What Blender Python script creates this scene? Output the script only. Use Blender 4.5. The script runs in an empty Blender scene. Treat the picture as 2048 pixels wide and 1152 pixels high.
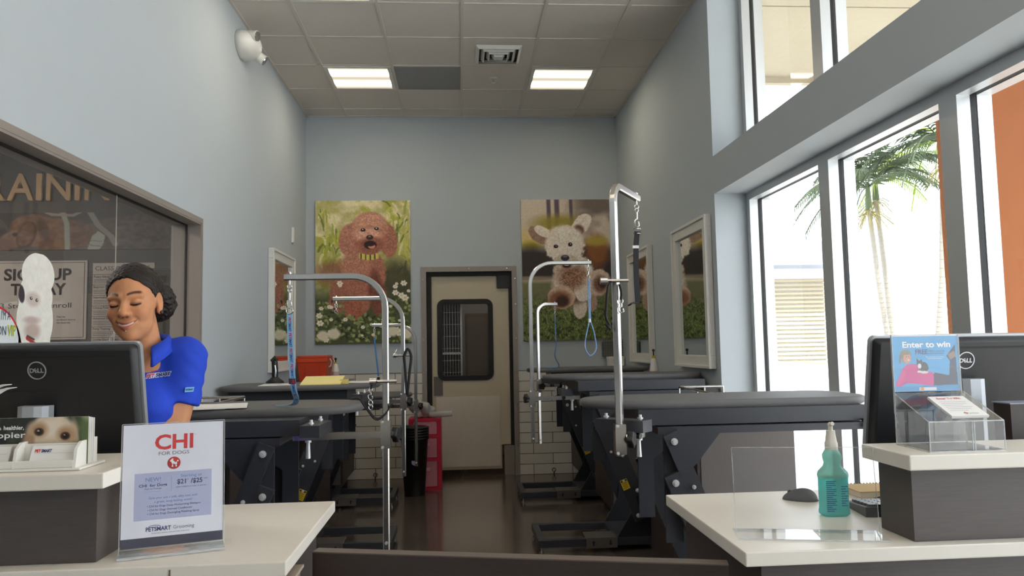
import bpy, bmesh, math, random
import numpy as np
from math import sin, cos, pi, radians
from mathutils import Vector, Matrix
from mathutils.bvhtree import BVHTree
from mathutils.geometry import tessellate_polygon

random.seed(7)
SC = bpy.context.scene
COL = SC.collection

# ------------------------------------------------------------------ camera
CAMZ, FPX, YAW, PITCH, ROLL = 1.347, 1509.27, 0.0693, 0.0754, 0.0186
cam_d = bpy.data.cameras.new('camera')
cam_d.sensor_fit = 'HORIZONTAL'; cam_d.sensor_width = 36.0
cam_d.lens = FPX / 2048.0 * 36.0
cam_d.clip_start = 0.05; cam_d.clip_end = 300
cam = bpy.data.objects.new('camera', cam_d); COL.objects.link(cam)
_f = Vector((sin(YAW)*cos(PITCH), cos(YAW)*cos(PITCH), sin(PITCH)))
_r = Vector((cos(YAW), -sin(YAW), 0)); _u = _r.cross(_f)
_r2 = _r*cos(ROLL) - _u*sin(ROLL)
_u2 = _r2.cross(_f)
_m = Matrix((( _r2.x, _u2.x, -_f.x, 0), (_r2.y, _u2.y, -_f.y, 0), (_r2.z, _u2.z, -_f.z, CAMZ), (0,0,0,1)))
cam.matrix_world = _m
SC.camera = cam

# ------------------------------------------------------------------ world, sun, exposure
w = bpy.data.worlds.new('sky'); SC.world = w; w.use_nodes = True
bg = w.node_tree.nodes['Background']
bg.inputs[0].default_value = (0.86, 0.93, 1.0, 1); bg.inputs[1].default_value = 2.9
sun_d = bpy.data.lights.new('sun', 'SUN'); sun_d.energy = 4.2; sun_d.angle = 0.01; sun_d.color = (1, .96, .9)
sun = bpy.data.objects.new('sun', sun_d); COL.objects.link(sun)
sun.rotation_euler = Vector((-0.3, 1.0, -1.15)).to_track_quat('-Z', 'Y').to_euler()
SC.view_settings.view_transform = 'Standard'; SC.view_settings.look = 'None'
SC.view_settings.gamma = 1.0; SC.view_settings.use_curve_mapping = False
SC.view_settings.exposure = 0.86
FILL_E, SALON_E, HALL_E = 24.0, 11.0, 4.2

# ------------------------------------------------------------------ surveying helper: a sight line met with a plane
def sight(u, v):
    c, s = cos(ROLL), sin(ROLL); a, b = u-1024, v-576
    X = (c*a - s*b)/FPX; U = -(s*a + c*b)/FPX
    d = cos(PITCH) - U*sin(PITCH); z = sin(PITCH) + U*cos(PITCH)
    return Vector((X*cos(YAW)+d*sin(YAW), -X*sin(YAW)+d*cos(YAW), z))
def at(u, v, X=None, Y=None, Z=None):
    d = sight(u, v)
    t = X/d.x if X is not None else Y/d.y if Y is not None else (Z-CAMZ)/d.z
    return Vector((d.x*t, d.y*t, CAMZ + d.z*t))

# ------------------------------------------------------------------ materials
def lin(c):
    return tuple(((x/255)/12.92 if x/255 <= .04045 else ((x/255+.055)/1.055)**2.4) for x in c)
MATS = {}
def mat(name, c, rough=.5, metal=0.0, var=.06, scale=8.0, bump=0.0, bscale=200.0, stretch=None, spec=.5, trans=0.0, coat=0.0, aniso=0):
    if name in MATS: return MATS[name]
    m = bpy.data.materials.new(name); m.use_nodes = True
    nt = m.node_tree; b = nt.nodes['Principled BSDF']; L = nt.links.new
    tc = nt.nodes.new('ShaderNodeTexCoord'); src = tc.outputs['Object']
    if stretch:
        mp = nt.nodes.new('ShaderNodeMapping'); mp.inputs['Scale'].default_value = stretch
        L(src, mp.inputs[0]); src = mp.outputs[0]
    n = nt.nodes.new('ShaderNodeTexNoise'); n.inputs['Scale'].default_value = scale; n.inputs['Detail'].default_value = 5
    L(src, n.inputs['Vector'])
    mx = nt.nodes.new('ShaderNodeMix'); mx.data_type = 'RGBA'
    l = lin(c); mx.inputs[6].default_value = (*[x*(1-var) for x in l], 1); mx.inputs[7].default_value = (*[min(1, x*(1+var)) for x in l], 1)
    L(n.outputs['Fac'], mx.inputs[0]); L(mx.outputs[2], b.inputs['Base Color'])
    b.inputs['Roughness'].default_value = rough; b.inputs['Metallic'].default_value = metal
    b.inputs['Specular IOR Level'].default_value = spec
    if trans: b.inputs['Transmission Weight'].default_value = trans
    if coat: b.inputs['Coat Weight'].default_value = coat
    if bump:
        n2 = nt.nodes.new('ShaderNodeTexNoise'); n2.inputs['Scale'].default_value = bscale; n2.inputs['Detail'].default_value = 3
        L(src, n2.inputs['Vector'])
        bp = nt.nodes.new('ShaderNodeBump'); bp.inputs['Strength'].default_value = bump; bp.inputs['Distance'].default_value = .004
        L(n2.outputs['Fac'], bp.inputs['Height']); L(bp.outputs[0], b.inputs['Normal'])
    MATS[name] = m
    return m
def emit(name, c, e, bands=0):
    m = bpy.data.materials.new(name); m.use_nodes = True; nt = m.node_tree
    for nd in list(nt.nodes): nt.nodes.remove(nd)
    o = nt.nodes.new('ShaderNodeOutputMaterial'); em = nt.nodes.new('ShaderNodeEmission')
    em.inputs[0].default_value = (*lin(c), 1); em.inputs[1].default_value = e
    nt.links.new(em.outputs[0], o.inputs[0]); MATS[name] = m
    return m
def clear(name, c=(255, 255, 255), tint=.0, haze=0.02, refl=1.0, hazec=(235, 240, 242)):
    """clear sheet: see-through body, fresnel reflection, a trace of surface haze"""
    m = bpy.data.materials.new(name); m.use_nodes = True; nt = m.node_tree; L = nt.links.new
    for nd in list(nt.nodes): nt.nodes.remove(nd)
    o = nt.nodes.new('ShaderNodeOutputMaterial')
    t = nt.nodes.new('ShaderNodeBsdfTransparent'); t.inputs[0].default_value = (*lin(c), 1)
    g = nt.nodes.new('ShaderNodeBsdfGlossy'); g.inputs['Roughness'].default_value = .02
    d = nt.nodes.new('ShaderNodeBsdfDiffuse'); d.inputs[0].default_value = (*lin(hazec), 1)
    fr = nt.nodes.new('ShaderNodeFresnel'); fr.inputs[0].default_value = 1.45
    mu = nt.nodes.new('ShaderNodeMath'); mu.operation = 'MULTIPLY'; mu.inputs[1].default_value = refl
    ge = nt.nodes.new('ShaderNodeNewGeometry'); inv = nt.nodes.new('ShaderNodeMath'); inv.operation = 'SUBTRACT'; inv.inputs[0].default_value = 1.0
    L(ge.outputs['Backfacing'], inv.inputs[1]); fm = nt.nodes.new('ShaderNodeMath'); fm.operation = 'MULTIPLY'
    L(fr.outputs[0], fm.inputs[0]); L(inv.outputs[0], fm.inputs[1]); L(fm.outputs[0], mu.inputs[0])
    no = nt.nodes.new('ShaderNodeTexNoise'); no.inputs['Scale'].default_value = 6
    mu2 = nt.nodes.new('ShaderNodeMath'); mu2.operation = 'MULTIPLY'; mu2.inputs[1].default_value = haze*2
    L(no.outputs['Fac'], mu2.inputs[0])
    m1 = nt.nodes.new('ShaderNodeMixShader'); m2 = nt.nodes.new('ShaderNodeMixShader')
    L(mu2.outputs[0], m1.inputs[0]); L(t.outputs[0], m1.inputs[1]); L(d.outputs[0], m1.inputs[2])
    L(mu.outputs[0], m2.inputs[0]); L(m1.outputs[0], m2.inputs[1]); L(g.outputs[0], m2.inputs[2])
    L(m2.outputs[0], o.inputs[0]); MATS[name] = m
    return m
def milky(name, c, clr=.45, gloss=.06):
    """translucent plastic or liquid: light passes and scatters"""
    m = bpy.data.materials.new(name); m.use_nodes = True; nt = m.node_tree; L = nt.links.new
    for nd in list(nt.nodes): nt.nodes.remove(nd)
    o = nt.nodes.new('ShaderNodeOutputMaterial'); t = nt.nodes.new('ShaderNodeBsdfTransparent'); t.inputs[0].default_value = (*lin(c), 1)
    d = nt.nodes.new('ShaderNodeBsdfTranslucent'); d.inputs[0].default_value = (*lin(c), 1); d2 = nt.nodes.new('ShaderNodeBsdfDiffuse'); d2.inputs[0].default_value = (*lin(c), 1)
    no = nt.nodes.new('ShaderNodeTexNoise'); no.inputs['Scale'].default_value = 20
    g = nt.nodes.new('ShaderNodeBsdfGlossy'); g.inputs['Roughness'].default_value = .08
    a = nt.nodes.new('ShaderNodeMixShader'); b = nt.nodes.new('ShaderNodeMixShader'); e = nt.nodes.new('ShaderNodeMixShader')
    ma = nt.nodes.new('ShaderNodeMath'); ma.operation = 'MULTIPLY_ADD'; ma.inputs[1].default_value = .08; ma.inputs[2].default_value = clr-.04; L(no.outputs['Fac'], ma.inputs[0])
    L(d.outputs[0], a.inputs[1]); L(d2.outputs[0], a.inputs[2]); a.inputs[0].default_value = .4
    L(ma.outputs[0], b.inputs[0]); L(a.outputs[0], b.inputs[1]); L(t.outputs[0], b.inputs[2])
    e.inputs[0].default_value = gloss; L(b.outputs[0], e.inputs[1]); L(g.outputs[0], e.inputs[2]); L(e.outputs[0], o.inputs[0]); MATS[name] = m
    return m
def attr_mat(name, rough=.5, spec=.4, sss=0):
    if name in MATS: return MATS[name]
    m = bpy.data.materials.new(name); m.use_nodes = True; nt = m.node_tree; b = nt.nodes['Principled BSDF']
    a = nt.nodes.new('ShaderNodeAttribute'); a.attribute_name = 'Col'
    nt.links.new(a.outputs['Color'], b.inputs['Base Color']); b.inputs['Roughness'].default_value = rough
    b.inputs['Specular IOR Level'].default_value = spec
    MATS[name] = m
    return m

WALL = mat('wall_paint', (184, 192, 197), .75, var=.015, bump=.05, bscale=500)
WHITE = mat('white_paint', (226, 224, 218), .45, var=.02)
STONE = mat('white_counter', (228, 222, 211), .35, var=.02, scale=60)
WOOD = mat('dark_laminate', (76, 67, 66), .45, var=.22, scale=14, stretch=(1, 1, 14))
WOODH = mat('dark_laminate_flat', (78, 70, 68), .42, var=.22, scale=14, stretch=(1, 14, 14))
CAB = mat('cabinet_laminate', (98, 90, 86), .5, var=.16, scale=16, stretch=(14, 14, 1))
CABD = mat('cabinet_dark', (54, 44, 40), .45, var=.2, scale=14, stretch=(10, 10, 1))
RUBBER = mat('table_rubber', (98, 97, 98), .55, var=.06, scale=40, bump=.25, bscale=700)
STEELP = mat('table_steel', (55, 57, 63), .42, var=.08, spec=.5)
STEELD = mat('link_steel', (38, 39, 43), .4, var=.08)
CHROME = mat('chrome', (215, 214, 212), .22, 1.0, var=.02)
ZINC = mat('zinc_bolt', (226, 226, 226), .3, .35)
BRUSH = mat('brushed_steel', (208, 206, 203), .24, 1.0, var=.05, scale=10, stretch=(1, 1, 30))
ALU = mat('aluminium', (205, 208, 210), .4, .5, var=.02)
BLACK = mat('black_plastic', (20, 20, 21), .42, var=.1)
BLACKR = mat('black_rubber', (16, 16, 17), .6, var=.1)
TAUPE = mat('taupe_frame', (150, 141, 134), .45, .15, var=.03)
WPLAS = mat('white_plastic', (230, 228, 222), .35, var=.02)
PAPER = mat('paper', (236, 235, 232), .7, var=.015)
GLASS = clear('window_glass', haze=.004)
IGLASS = clear('interior_glass', haze=.015, refl=.9)
ACRYL = clear('acrylic', haze=.02, refl=1.4)
ACRED = clear('acrylic_edge', c=(225, 232, 235), haze=.42, refl=1.6, hazec=(250, 252, 255))
INK = mat('black_ink', (40, 38, 40), .6)
RED = mat('red_ink', (205, 50, 52), .6)
NAVY = mat('navy_ink', (35, 52, 110), .6)
WINK = mat('white_ink', (240, 240, 240), .5)

# ------------------------------------------------------------------ things and meshes
def thing(name, label, cat, loc=(0, 0, 0), rotz=0.0, group=None):
    o = bpy.data.objects.new(name, None); COL.objects.link(o)
    o.location = loc; o.rotation_euler = (0, 0, rotz); o.empty_display_size = .05
    o['label'] = label; o['category'] = cat
    if group: o['group'] = group
    return o
def tag(o, label, cat, group=None):
    o['label'] = label; o['category'] = cat
    if group: o['group'] = group
    return o
def root_loc(p):
    v = Vector((0, 0, 0))
    while p is not None: v += p.location; p = p.parent
    return v
class MB:
    def __init__(s): s.v = []; s.f = []; s.sm = []
    def add(s, vs, fs, smooth=False):
        b = len(s.v); s.v += [tuple(v) for v in vs]; s.f += [tuple(b+i for i in f) for f in fs]; s.sm += [smooth]*len(fs)
        return s
    def box(s, x0, x1, y0, y1, z0, z1, bev=0.0):
        x0, x1 = min(x0, x1), max(x0, x1); y0, y1 = min(y0, y1), max(y0, y1); z0, z1 = min(z0, z1), max(z0, z1)
        if bev <= 0:
            vs = [(x, y, z) for x in (x0, x1) for y in (y0, y1) for z in (z0, z1)]
            return s.add(vs, [(0,1,3,2),(4,6,7,5),(0,4,5,1),(2,3,7,6),(0,2,6,4),(1,5,7,3)])
        bm = bmesh.new(); bmesh.ops.create_cube(bm, size=1)
        for v in bm.verts: v.co = ((x0+x1)/2 + v.co.x*(x1-x0), (y0+y1)/2 + v.co.y*(y1-y0), (z0+z1)/2 + v.co.z*(z1-z0))
        bev = min(bev, .45*min(x1-x0, y1-y0, z1-z0))
        bmesh.ops.bevel(bm, geom=bm.edges[:], offset=bev, segments=2, affect='EDGES', profile=.6)
        return s.bm(bm)
    def bm(s, bm, smooth=False):
        bm.verts.index_update()
        s.add([v.co[:] for v in bm.verts], [[v.index for v in f.verts] for f in bm.faces], smooth); bm.free(); return s
    def obox(s, c, ax, ay, az):
        """box about c with half-axis vectors"""
        c, ax, ay, az = Vector(c), Vector(ax), Vector(ay), Vector(az)
        vs = [c + i*ax + j*ay + k*az for i in (-1, 1) for j in (-1, 1) for k in (-1, 1)]
        return s.add(vs, [(0,1,3,2),(4,6,7,5),(0,4,5,1),(2,3,7,6),(0,2,6,4),(1,5,7,3)])
    def bar(s, p0, p1, wa, wb, up=(0, 0, 1)):
        p0, p1 = Vector(p0), Vector(p1); d = (p1-p0); l = d.length; d.normalize()
        u = Vector(up); sd = d.cross(u)
        if sd.length < 1e-4: sd = d.cross(Vector((1, 0, 0)))
        sd.normalize(); u = sd.cross(d)
        return s.obox((p0+p1)/2, d*l/2, sd*wa/2, u*wb/2)
    def cyl(s, p0, p1, r0, r1=None, n=16, cap=True):
        r1 = r0 if r1 is None else r1
        p0, p1 = Vector(p0), Vector(p1); d = (p1-p0).normalized()
        a = d.orthogonal().normalized(); b = d.cross(a)
        vs = [p + (a*cos(2*pi*i/n) + b*sin(2*pi*i/n))*r for p, r in ((p0, r0), (p1, r1)) for i in range(n)]
        s.add(vs, [(i, (i+1) % n, n+(i+1) % n, n+i) for i in range(n)], True)
        if cap: s.add(vs, [tuple(range(n-1, -1, -1)), tuple(range(n, 2*n))])
        return s
    def tube(s, path, r, n=8, closed=False, sq=None, up=(0, 0, 1)):
        """round (r) or rectangular (sq=(w,h)) section swept along a path"""
        P = [Vector(p) for p in path]; N = len(P); vs = []; fs = []
        ref = None
        if sq:
            a, b_ = sq[0]/2, sq[1]/2; q = .16*min(sq); prof = [(-a+q, -b_), (a-q, -b_), (a, -b_+q), (a, b_-q), (a-q, b_), (-a+q, b_), (-a, b_-q), (-a, -b_+q)]
        else: prof = [(r*cos(2*pi*i/n), r*sin(2*pi*i/n)) for i in range(n)]
        n = len(prof)
        for i in range(N):
            if closed: d = P[(i+1) % N] - P[i-1]
            else: d = P[min(i+1, N-1)] - P[max(i-1, 0)]
            d.normalize()
            if ref is None:
                ref = Vector(up) if abs(d.dot(Vector(up))) < .95 else d.orthogonal()
            ref = (ref - d*ref.dot(d)).normalized(); b = d.cross(ref)
            vs += [P[i] + b*x + ref*y for x, y in prof]
        M = N if closed else N-1
        for i in range(M):
            j = (i+1) % N
            for k in range(n): fs.append((i*n+k, i*n+(k+1) % n, j*n+(k+1) % n, j*n+k))
        s.add(vs, fs, sq is None)
        if not closed: s.add(vs, [tuple(range(n-1, -1, -1)), tuple(range((N-1)*n, N*n))])
        return s
    def prism(s, poly, mf, t0, t1):
        """extrude a 2-D polygon; mf(a,b,t) -> 3-D point"""
        n = len(poly)
        vs = [mf(a, b, t0) for a, b in poly] + [mf(a, b, t1) for a, b in poly]
        fs = [(i, (i+1) % n, n+(i+1) % n, n+i) for i in range(n)]
        tri = tessellate_polygon([[Vector((a, b, 0)) for a, b in poly]])
        fs += [tuple(t) for t in tri] + [tuple(n+i for i in reversed(t)) for t in tri]
        return s.add(vs, fs)
    def lathe(s, prof, c=(0, 0, 0), n=28, sx=1.0, sy=1.0):
        vs = []; fs = []; m = len(prof)
        for r, z in prof:
            for i in range(n): vs.append((c[0]+r*sx*cos(2*pi*i/n), c[1]+r*sy*sin(2*pi*i/n), c[2]+z))
        for j in range(m-1):
            for i in range(n): fs.append((j*n+i, j*n+(i+1) % n, (j+1)*n+(i+1) % n, (j+1)*n+i))
        s.add(vs, fs, True)
        s.add(vs, [tuple(range(n-1, -1, -1)), tuple(range((m-1)*n, m*n))])
        return s
    def ball(s, c, r, sx=1, sy=1, sz=1, n=14):
        bm = bmesh.new(); bmesh.ops.create_uvsphere(bm, u_segments=n, v_segments=max(6, n//2), radius=r)
        for v in bm.verts: v.co = (c[0]+v.co.x*sx, c[1]+v.co.y*sy, c[2]+v.co.z*sz)
        return s.bm(bm, True)
    def build(s, name, m, parent=None, local=False, shade=None):
        me = bpy.data.meshes.new(name)
        off = Vector((0, 0, 0)) if (local or parent is None) else root_loc(parent)
        me.from_pydata([(v[0]-off.x, v[1]-off.y, v[2]-off.z) for v in s.v], [], s.f)
        bm = bmesh.new(); bm.from_mesh(me); bmesh.ops.recalc_face_normals(bm, faces=bm.faces[:]); bm.to_mesh(me); bm.free()
        for p, q in zip(me.polygons, s.sm): p.use_smooth = q
        if m: me.materials.append(m)
        o = bpy.data.objects.new(name, me); COL.objects.link(o)
        if parent: o.parent = parent
        return o
def struct(name, mb, m, parent=None):
    o = mb.build(name, m, parent)
    if parent is None: o['kind'] = 'structure'
    return o
def Box(*a, **k): return MB().box(*a, **k)

# ------------------------------------------------------------------ lettering
def text_verts(s, cap, bold=0.0, width=None, align='C', res=3, space=1.0):
    cu = bpy.data.curves.new('t', 'FONT'); cu.body = s; cu.size = 1.0; cu.resolution_u = res
    cu.offset = bold; cu.space_character = space
    o = bpy.data.objects.new('t', cu); COL.objects.link(o)
    dg = bpy.context.evaluated_depsgraph_get()
    me = bpy.data.meshes.new_from_object(o.evaluated_get(dg))
    vs = [v.co.copy() for v in me.vertices]; fs = [tuple(p.vertices) for p in me.polygons]
    bpy.data.objects.remove(o); bpy.data.curves.remove(cu); bpy.data.meshes.remove(me)
    if not vs: return [], []
    k = cap/0.70
    xs = [v.x for v in vs]; x0, x1 = min(xs), max(xs)
    kx = k if width is None else width/(x1-x0)
    dx = {'L': x0, 'C': (x0+x1)/2, 'R': x1}[align]
    return [((v.x-dx)*kx, v.y*k) for v in vs], fs
def lettering(name, m, parent, lines, mf, local=False):
    """lines: (string, x, y, cap height, opts); mf(x, y) -> point (world, or parent's frame when local)"""
    mb = MB()
    for s, x, y, cap, o in lines:
        vs, fs = text_verts(s, cap, **o)
        mb.add([mf(x+a, y+b) for a, b in vs], fs)
    me = bpy.data.meshes.new(name); off = Vector((0, 0, 0)) if local else root_loc(parent)
    me.from_pydata([(v[0]-off.x, v[1]-off.y, v[2]-off.z) for v in mb.v], [], mb.f); me.materials.append(m)
    ob = bpy.data.objects.new(name, me); COL.objects.link(ob); ob.parent = parent
    return ob

# ------------------------------------------------------------------ printed pictures (colours of the print itself, painted on a fine grid)
def vnoise(X, Y, sc, seed):
    r = np.random.default_rng(seed).random((64, 64)); x = X*sc; y = Y*sc
    xi = np.floor(x).astype(int); yi = np.floor(y).astype(int); fx = x-xi; fy = y-yi
    fx = fx*fx*(3-2*fx); fy = fy*fy*(3-2*fy)
    g = lambda i, j: r[i % 64, j % 64]
    return (g(xi, yi)*(1-fx)+g(xi+1, yi)*fx)*(1-fy) + (g(xi, yi+1)*(1-fx)+g(xi+1, yi+1)*fx)*fy
class Canvas:
    def __init__(s, nx, ny, c=(128, 128, 128)):
        s.nx, s.ny = nx, ny
        x = np.linspace(0, 1, nx); y = np.linspace(0, (ny-1)/(nx-1), ny)
        s.X, s.Y = np.meshgrid(x, y); s.a = np.zeros((ny, nx, 3)) + np.array(c, float); s.seed = 1
        s.A = np.ones((ny, nx))
    def n(s, sc, oct=3):
        t = 0; w = 0
        for o in range(oct):
            s.seed += 1; t = t + vnoise(s.X+.13*o, s.Y+.37*o, sc*2**o, s.seed)*.6**o; w += .6**o
        return t/w
    def mix(s, m, c):
        c = np.asarray(c, float); m = np.clip(m, 0, 1)[..., None]
        s.a = s.a*(1-m) + c*m
    def ell(s, cx, cy, rx, ry, c, rot=0, soft=.08, fur=0.0, fsc=30, amp=.0, al=1.0, tex=None):
        k, q = cos(radians(rot)), sin(radians(rot)); x = s.X-cx; y = s.Y-cy
        d = np.sqrt(((x*k+y*q)/rx)**2 + ((-x*q+y*k)/ry)**2)
        if fur: d = d + fur*(s.n(fsc)-.5)*2
        m = np.clip((1-d)/soft+.5, 0, 1)*al
        col = np.array(c, float)
        if amp:
            t = s.n(tex or fsc, 4); col = np.clip(col*(1+amp*(t-.5)*2.4)[..., None], 0, 255)
        s.mix(m, col); return s
    def poly(s, pts, c, al=1.0):
        m = np.zeros_like(s.X, bool); n = len(pts)
        for i in range(n):
            (x0, y0), (x1, y1) = pts[i], pts[(i+1) % n]
            if y0 == y1: continue
            m ^= ((s.Y < max(y0, y1)) & (s.Y >= min(y0, y1)) & (s.X < x0+(s.Y-y0)*(x1-x0)/(y1-y0)))
        s.mix(m*al, c); return s
    def line(s, pts, wd, c, al=1.0, soft=.4):
        for (x0, y0), (x1, y1) in zip(pts, pts[1:]):
            dx, dy = x1-x0, y1-y0; t = np.clip(((s.X-x0)*dx+(s.Y-y0)*dy)/(dx*dx+dy*dy+1e-9), 0, 1)
            d = np.hypot(s.X-x0-t*dx, s.Y-y0-t*dy)
            s.mix(np.clip((wd-d)/(wd*soft)+.5, 0, 1)*al, c)
        return s
    def field(s, m, c): s.mix(m, c); return s
    def desat(s, k):
        g = s.a.mean(-1, keepdims=True); s.a = s.a*(1-k)+g*k; return s
    def build(s, name, parent, mf, rough=.45, local=False, mask=None, mname='printed'):
        """mf(u, v) with u in 0..1 to the right and v in 0..1 downwards"""
        off = Vector((0, 0, 0)) if local else root_loc(parent)
        U = np.linspace(0, 1, s.nx); V = np.linspace(0, 1, s.ny)
        vs = [tuple(Vector(mf(u, v))-off) for v in V for u in U]
        idx = np.arange(s.nx*s.ny).reshape(s.ny, s.nx)
        q = np.stack([idx[:-1, :-1], idx[1:, :-1], idx[1:, 1:], idx[:-1, 1:]], -1).reshape(-1, 4)
        if mask is not None:
            keep = (mask[:-1, :-1] & mask[1:, :-1] & mask[1:, 1:] & mask[:-1, 1:]).reshape(-1); q = q[keep]
        me = bpy.data.meshes.new(name); me.from_pydata(vs, [], q.tolist())
        c = np.clip(s.a, 0, 255)/255; l = np.where(c <= .04045, c/12.92, ((c+.055)/1.055)**2.4)
        at_ = me.color_attributes.new('Col', 'FLOAT_COLOR', 'POINT')
        at_.data.foreach_set('color', np.concatenate([l.reshape(-1, 3), np.ones((s.nx*s.ny, 1))], 1).astype(np.float32).ravel())
        me.materials.append(attr_mat(mname, rough))
        o = bpy.data.objects.new(name, me); COL.objects.link(o); o.parent = parent
        return o
# ================================================================== the room shell
XL, XR, YB, HC = -1.599, 1.717, 7.96, 3.805
XW = 1.935                      # room side of the shop-window frames
YN = -4.5                       # far end of the shop floor behind the viewer
FLOOR = mat('floor_vinyl', (86, 76, 70), .15, var=.25, scale=30, stretch=(6, 1, 1), spec=.5)
struct('floor', Box(-5.2, XR+.05, YN, YB+2.6, -.1, 0), FLOOR)

# ceiling: a pierced slab would be invisible work; panels and T-bars hang below one plane
CT = mat('acoustic_tile', (222, 214, 205), .9, var=.05, scale=60, bump=.5, bscale=350)
struct('ceiling', Box(XL-.1, XR+.02, YN, YB+.1, HC, HC+.1), CT)
T = .6096; GX0 = .0439; GY0 = 7.7082
tb = MB()
for i in range(-3, 4):
    x = GX0+i*T
    if XL < x < XR: tb.box(x-.012, x+.012, YN, YB, HC-.006, HC+.001)
for k in range(0, 21):
    y = GY0-k*T
    tb.box(XL, XR, y-.012, y+.012, HC-.0055, HC+.001)
tb.box(XL, XL+.022, YN, YB, HC-.008, HC+.001); tb.box(XR-.022, XR, YN, YB, HC-.008, HC+.001); tb.box(XL, XR, YB-.022, YB, HC-.008, HC+.001)
struct('ceiling_grid', tb, mat('t_bar', (214, 206, 197), .6, var=.02))

# left wall with its big interior window (opening Y 0.4..4.79, Z 0.95..2.168)
WY0, WY1, WZ0, WZ1 = .4, 4.765, .95, 2.138
WT = .17
lw = MB().box(XL-WT, XL, WY1, YB+.1, 0, HC).box(XL-WT, XL, YN, WY0, 0, HC).box(XL-WT, XL, WY0, WY1, 0, WZ0).box(XL-WT, XL, WY0, WY1, WZ1, HC)
struct('wall_left', lw, WALL)
w1 = MB()
fx0, fx1 = XL-WT-.004, XL+.004
fw = .012
w1.box(fx0, fx1, WY0, WY1, WZ1-fw, WZ1).box(fx0, fx1, WY1-fw, WY1, WZ0, WZ1).box(fx0, fx1, WY0, WY1, WZ0, WZ0+fw).box(fx0, fx1, WY0, WY0+fw, WZ0, WZ1)
w1.box(XL, XL+.006, WY0-.02, WY1+.025, WZ1, WZ1+.03).box(XL, XL+.006, WY1, WY1+.025, WZ0, WZ1)
wf = struct('window_1', w1, TAUPE)
gk = MB(); gx = XL-.082
gk.box(gx-.006, gx+.006, WY0+fw, WY1-fw, WZ1-fw-.01, WZ1-fw).box(gx-.006, gx+.006, WY1-fw-.01, WY1-fw, WZ0+fw, WZ1-fw)
gk.build('gasket', BLACKR, wf)
Box(gx-.004, gx+.004, WY0+fw, WY1-fw, WZ0+fw, WZ1-fw).build('pane', IGLASS, wf)
Box(gx+.0042, gx+.006, 3.785, 3.792, WZ0+fw, WZ1-fw).build('glass_joint', mat('joint_seal', (170, 165, 158), .5), wf)

# back wall with the doorway (X -0.35..0.55, Z 0..2.128)
DX0, DX1, DZ = -.352, .556, 2.13
bw = MB().box(XL, DX0, YB, YB+.14, 0, HC).box(DX1, XR+.22, YB, YB+.14, 0, HC).box(DX0, DX1, YB, YB+.14, DZ, HC)
struct('wall_back', bw, WALL)
# tiled wainscot
tm = mat('wall_tile', (222, 217, 207), .25, var=.02)
nt = tm.node_tree; b = nt.nodes['Principled BSDF']
br = nt.nodes.new('ShaderNodeTexBrick'); tc = nt.nodes.new('ShaderNodeTexCoord'); mp = nt.nodes.new('ShaderNodeMapping')
mp.inputs['Rotation'].default_value = (pi/2, 0, 0); mp.inputs['Location'].default_value = (.07, 0, 0)
nt.links.new(tc.outputs['Object'], mp.inputs[0]); nt.links.new(mp.outputs[0], br.inputs[0])
br.inputs['Scale'].default_value = 1; br.inputs['Brick Width'].default_value = .408; br.inputs['Row Height'].default_value = .1075
br.inputs['Mortar Size'].default_value = .0028; br.inputs['Color1'].default_value = (*lin((224, 219, 209)), 1); br.inputs['Color2'].default_value = (*lin((216, 210, 200)), 1)
br.inputs['Mortar'].default_value = (*lin((62, 54, 48)), 1); br.inputs['Mortar Smooth'].default_value = 0
nt.links.new(br.outputs[0], b.inputs['Base Color'])
ti = MB().box(XL, -.402, YB-.012, YB, 0, 1.075).box(.602, XR, YB-.012, YB, 0, 1.075)
struct('trim_1', ti, tm)
struct('trim_2', MB().box(XL, -.402, YB-.016, YB, 1.073, 1.083).box(.602, XR, YB-.016, YB, 1.073, 1.083), mat('tile_edge', (150, 150, 148), .3, .6))
# door frame
df = MB().box(-.402, DX0, YB-.02, YB+.15, 0, DZ).box(DX1-.005, .601, YB-.02, YB+.15, 0, DZ).box(-.402, .601, YB-.02, YB+.15, DZ, 2.182)
dfr = struct('trim_3', df, TAUPE)
for x, z in [(x, z) for z in (.3, .72, 1.08, 1.42, 1.78, 2.05) for x in (-.385, .585)]+[(x, 2.16) for x in (-.3, .1, .5)]:
    MB().cyl((x, YB-.0235, z), (x, YB-.019, z), .006, n=8).build('rivet', CHROME, dfr)
MB().box(DX0, DX1-.005, YB+.03, YB+.13, 2.087, DZ).box(DX0, -.302, YB+.03, YB+.13, 0, 2.087).box(.519, DX1-.005, YB+.03, YB+.13, .302, 2.087).build('gap_dark', BLACKR, dfr)  # black strips put in for the dark of the gaps round the leaf
# the swing door leaf
LY = YB+.075
lp = [(-.300, .06), (.42, .06), (.42, .31), (.517, .31), (.517, 1.95), (.385, 1.95), (.385, 2.085), (-.300, 2.085)]
wo = [(-.205, 1.02), (-.205, 1.80), (.312, 1.80), (.312, 1.02)]
leaf = MB()
def pm(a, b_, t): return (a, t, b_)
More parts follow.
